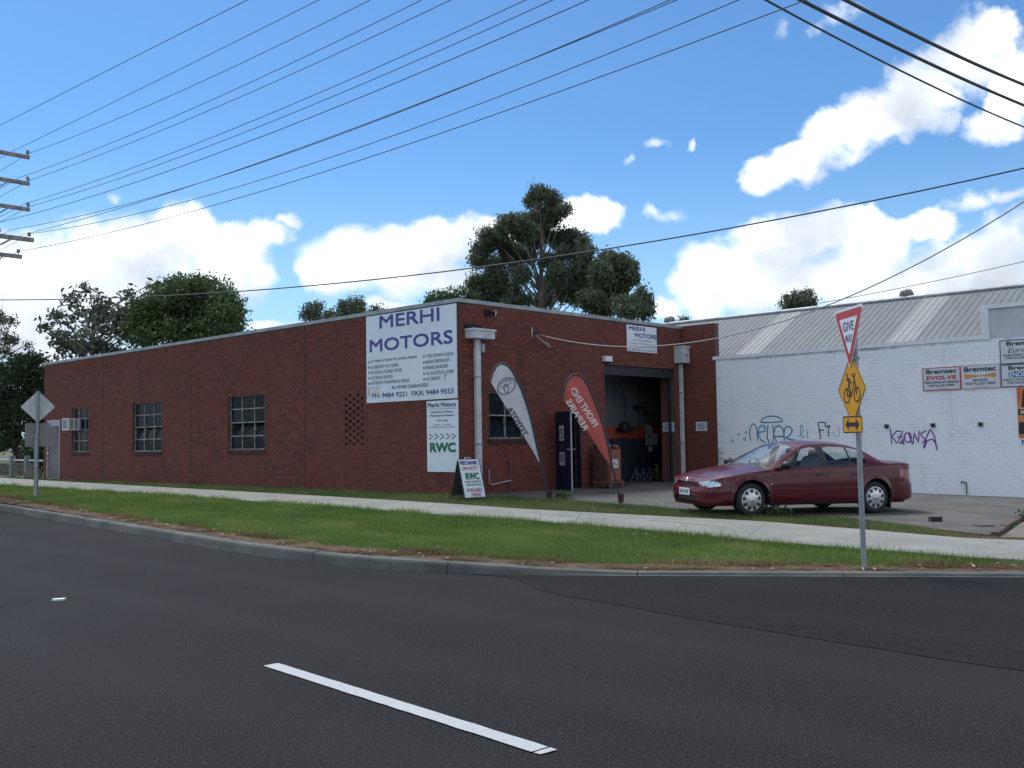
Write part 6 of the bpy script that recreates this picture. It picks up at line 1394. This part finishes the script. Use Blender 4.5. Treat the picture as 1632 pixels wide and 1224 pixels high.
tree('dark_tree', 'broad very dark tree mass filling the gap left of the brick building', [(40, 568, 16, 7), (15, 590, 26, 18), (50, 590, 30, 18), (62, 610, 22, 26), (20, 625, 34, 30), (55, 640, 30, 30), (15, 655, 30, 24), (50, 665, 34, 22), (-20, 610, 40, 40), (-20, 660, 40, 40), (8, 690, 16, 20), (60, 690, 18, 18), (62, 576, 14, 8)], 58, 17000, .26, .11, M_hedge, M_bark, (30, 30, 600), .6, .1, 12, tr_r=.3)
tree('shrub', 'bright green low shrub under the dark trees at the left edge', [(14, 705, 16, 7), (34, 708, 14, 6), (0, 708, 14, 7)], 62, 2600, .22, .10, M_lime, M_bark, (18, 18, 704), .6, 0, 13, tr_r=.06, limb=False, cat='shrub')
tree('shade_foliage', 'black green foliage added for the tree shade behind the post and rail', [(48, 722, 12, 16), (62, 726, 14, 18), (76, 722, 12, 18), (60, 705, 16, 14), (84, 715, 10, 16)], 50, 5200, .18, .08, M_hedge, M_bark, (62, 62, 715), .8, 0, 14, tr_r=.06, limb=False, cat='shade_foliage')  # dark foliage added to fill a hollow that is only tree shade
tree('dark_tree', 'small round dark tree top behind the ridge of the white building', [(1262, 478, 14, 10), (1282, 474, 15, 9), (1272, 484, 24, 12), (1296, 484, 8, 8)], 72, 2600, .28, .10, M_euc, M_bark, (1272, 1272, 478), .7, 0, 15, tr_r=.18)
tree('dark_tree', 'tiny dark tree top by the left roof turbine', [(1093, 509, 4, 3), (1083, 511, 5, 3)], 90, 240, .3, .12, M_euc, M_bark, (1088, 1088, 508), .7, 0, 16, tr_r=.1)
far = []
g_ = np.random.default_rng(44)
for k in range(60): far.append((-140 + 6.0 * k * .5 if k < 40 else -400 + 6 * k, 700 - g_.uniform(0, 8), 14, g_.uniform(8, 16)))
cl = [(tuple(at(x, y, 130)), (2.2, 2.2, ry * .09)) for x, y, rx, ry in far[:40]]; v, f, ti = leaves(cl, 6000, .5, .25, 0, .4, 21)
o = bpy.data.objects.new('distant_woodland', big_mesh('distant_woodland', v, f, M_hedge, attr=ti)); col.objects.link(o); o['kind'] = 'stuff'; o['label'] = 'far dark strip of woodland low at the left edge'; o['category'] = 'woodland'

# grass blades: mown turf between kerb and path, rougher turf between path and wall
M_grass = leafmat('grass_blade', (0.088, 0.168, 0.028), (0.225, 0.305, 0.080), .3, (0.36, 0.31, 0.14)); M_grass2 = leafmat('grass_rough', (0.080, 0.128, 0.034), (0.200, 0.225, 0.090), .3, (0.30, 0.245, 0.12)); M_straw = leafmat('straw', (0.115, 0.078, 0.040), (0.26, 0.185, 0.092), .2)
def blades(n, lo, hi, xr, h, w, seed, lean=.5, ref=12.0, patch=None, edge=.12, flat=False):
    g = np.random.default_rng(seed); X = g.uniform(xr[0], xr[1], n * 6); ya = np.interp(X, lo[:, 0], lo[:, 1]); yb = np.interp(X, hi[:, 0], hi[:, 1]); span = yb - ya
    Yv = ya + g.uniform(-edge, 1 + 0, len(X)) * 1.0 * span if False else ya + g.uniform(0, 1, len(X)) * span
    pt = np.sin(X * 1.31 + 2.1 * np.sin(Yv * .8)) * np.sin(Yv * 1.9 + X * .5); thin = np.where(pt > .72, .30, 1.0)
    Yv += g.normal(0, .05, len(X)); keep = (g.uniform(0, 1, len(X)) < thin) & (span > .05) & (g.uniform(0, 1, len(X)) < np.clip(span / max(np.percentile(span, 90), .1), 0, 1) * np.clip((ref / np.maximum(Yv, 1)) ** 1.5, 0, 1))
    if patch is not None: keep &= g.uniform(0, 1, len(X)) < patch(X, Yv)
    X, Yv = X[keep][:n], Yv[keep][:n]; n = len(X); sc = np.clip(Yv / ref, .8, 3.0); low = .5 + .5 * np.sin(X * 3.1 + 1.7 * np.sin(Yv * 2.3)) * np.sin(Yv * 2.7 + X)
    hh = h * np.where(g.uniform(0, 1, n) < .04, 1.8, 1.0) * g.uniform(.45, 1.25, n) * (.75 + .5 * low) * sc ** .35; ww = w * g.uniform(.7, 1.3, n) * sc; a = g.uniform(0, 2 * np.pi, n); b = a + g.normal(1.57, .6, n); z = zg(X, Yv) + (.012 if flat else -.004)
    base = np.c_[X, Yv, z]; side = np.c_[np.cos(a), np.sin(a), np.zeros(n)] * (ww / 2)[:, None]; tip = base + np.c_[np.cos(b) * hh * lean, np.sin(b) * hh * lean, hh * (.12 if flat else 1) * np.ones(n)]
    v = np.stack([base - side, base + side, tip], 1).reshape(-1, 3); tint = np.clip(g.normal(.40, .22, n) + .45 * (low - .5) + .25 * np.sin(X * .9 + 2) * np.sin(Yv * 1.3), 0, 1)
    pat = np.sin(X * 1.13 + 1.9 * np.sin(Yv * .9 + .4)) * np.sin(Yv * 1.57 + 1.3 * np.sin(X * .71)) + .35 * np.sin(X * 4.1 + Yv * 2.2)
    dry = g.uniform(0, 1, n) < np.clip(.05 + .55 * (pat - .55), .03, .5); tint = np.where(dry, g.uniform(1.1, 1.7, n), tint)
    return v, np.arange(3 * n).reshape(n, 3), np.repeat(tint, 3)
def stuffmesh(name, label, cat, dat, m):
    v, f, ti = dat; o = bpy.data.objects.new(name, big_mesh(name, v, f, m, attr=ti)); col.objects.link(o); o['kind'] = 'stuff'; o['label'] = label; o['category'] = cat; return o
PL2 = PL + np.array([.0, -.06]); PU2 = PU + np.array([.0, .12])
GEh = GE + np.array([0, .03])
stuffmesh('lawn_grass', 'mown green grass between the kerb and the footpath', 'grass', blades(330000, GEh, PL2, (-22, 8), .052, .0075, 31), M_grass)
stuffmesh('rough_grass', 'strip of rougher grass between the footpath and the walls', 'grass', blades(120000, PU2, FE, (-24, 7.3), .060, .0085, 32, ref=16, patch=lambda x, y: np.where((x > 6.7), .12, np.where(np.abs(x + 1.2) < .8, .6, 1.0))), M_grass2)
# fallen leaves and bits on the verge and in the gutter
def litter(n, lo, hi, xr, seed):
    g = np.random.default_rng(seed); X = g.uniform(*xr, n); ya = np.interp(X, lo[:, 0], lo[:, 1]); yb = np.interp(X, hi[:, 0], hi[:, 1]); Yv = ya + g.uniform(0, 1, n) ** 2 * (yb - ya)
    v = []; 
    for x, y in zip(X, Yv):
        a = g.uniform(0, 6.3); L_ = g.uniform(.02, .045); d = np.array([math.cos(a), math.sin(a), g.uniform(-.3, .3)]) * L_; e = np.array([-d[1], d[0], .3 * L_]) * .4; c = np.array([x, y, float(zg(x, y)) + .03]); v += [c - d, c + e, c + d, c - e]
    return np.array(v), np.arange(4 * n).reshape(n, 4), np.repeat(g.uniform(0, 1, n), 4)
stuffmesh('leaf_litter', 'scattered dead leaves on the grass and bare earth', 'leaf litter', litter(420, np.c_[kv[:, 0], kv[:, 1]], PL, (-14, 7), 61), leafmat('dead_leaf', (0.10, 0.055, 0.028), (0.42, 0.36, 0.25), .1))
# straggling taller tufts on the path edges
TU = PL2 + np.array([0, -.32]); stuffmesh('edge_tufts', 'longer grass tufts along the near edge of the footpath', 'grass', blades(16000, TU, PL2 + np.array([0, .02]), (-20, 8), .10, .0085, 33, ref=14), M_grass)
KB = np.c_[kv[:, 0], kv[:, 1]]
stuffmesh('dry_straw', 'dry straw and clippings on the bare earth behind the kerb', 'straw', blades(17000, KB + np.array([0, .10]), GE + np.array([0, .22]), (-20, 8), .10, .0085, 34, lean=1.3, flat=True, patch=lambda x, y: np.clip(.12 + 1.3 * np.sin(x * 4.3 + 2 * np.sin(x * 1.7)) * np.sin(y * 5 + x), .08, 1)), M_straw)
stuffmesh('dead_grass', 'dead tan grass fringe behind the kerb', 'straw', blades(9000, GE + np.array([0, -.12]), GE + np.array([0, .25]), (-20, 8), .065, .008, 35, lean=.9, patch=lambda x, y: np.clip(.35 + .9 * np.sin(x * 2.9 + 1.5 * np.sin(x * 1.1)), .05, 1)), M_straw)
pd = np.array([(6.5, 15.2), (7.9, 14.5)]); pe = np.array([(6.5, 16.6), (7.9, 16.3)]); stuffmesh('dry_straw', 'dry straw on the bare patch at the end of the grass strip', 'straw', blades(2600, pd, pe, (6.6, 7.6), .08, .008, 36, lean=1.3, flat=True), M_straw)
def weed(x, y, r, n, h, label, seed):
    g0 = G(x, y, .02); t = thing('weed_plant', label, 'weed', g0); v, f, ti = leaves([((g0.x, g0.y, g0.z + h * .5), (r, r * .6, h * .55))], n, .075, .04, -.3, .3, seed); o = bpy.data.objects.new('foliage', big_mesh('foliage', v, f, M_dense, loc=g0, attr=ti)); place(o, t)
    mb = MB(); g = np.random.default_rng(seed)
    for _ in range(7): mb.tube([g0, g0 + Vector((g.normal(0, r * .5), g.normal(0, r * .3), h * g.uniform(.6, 1.1)))], .004, 4)
    part('stem', mb, M_dense, t)
weed(4.75, 18.95, .42, 420, .17, 'leafy weed at the edge of the grass by the front wheel', 51)
weed(9.35, 18.3, .22, 110, .17, 'weed clump growing at the edging by the right frame edge', 52)
weed(1.05, 22.6, .25, 200, .14, 'weed tuft at the forecourt edge beside the grey banner', 53)
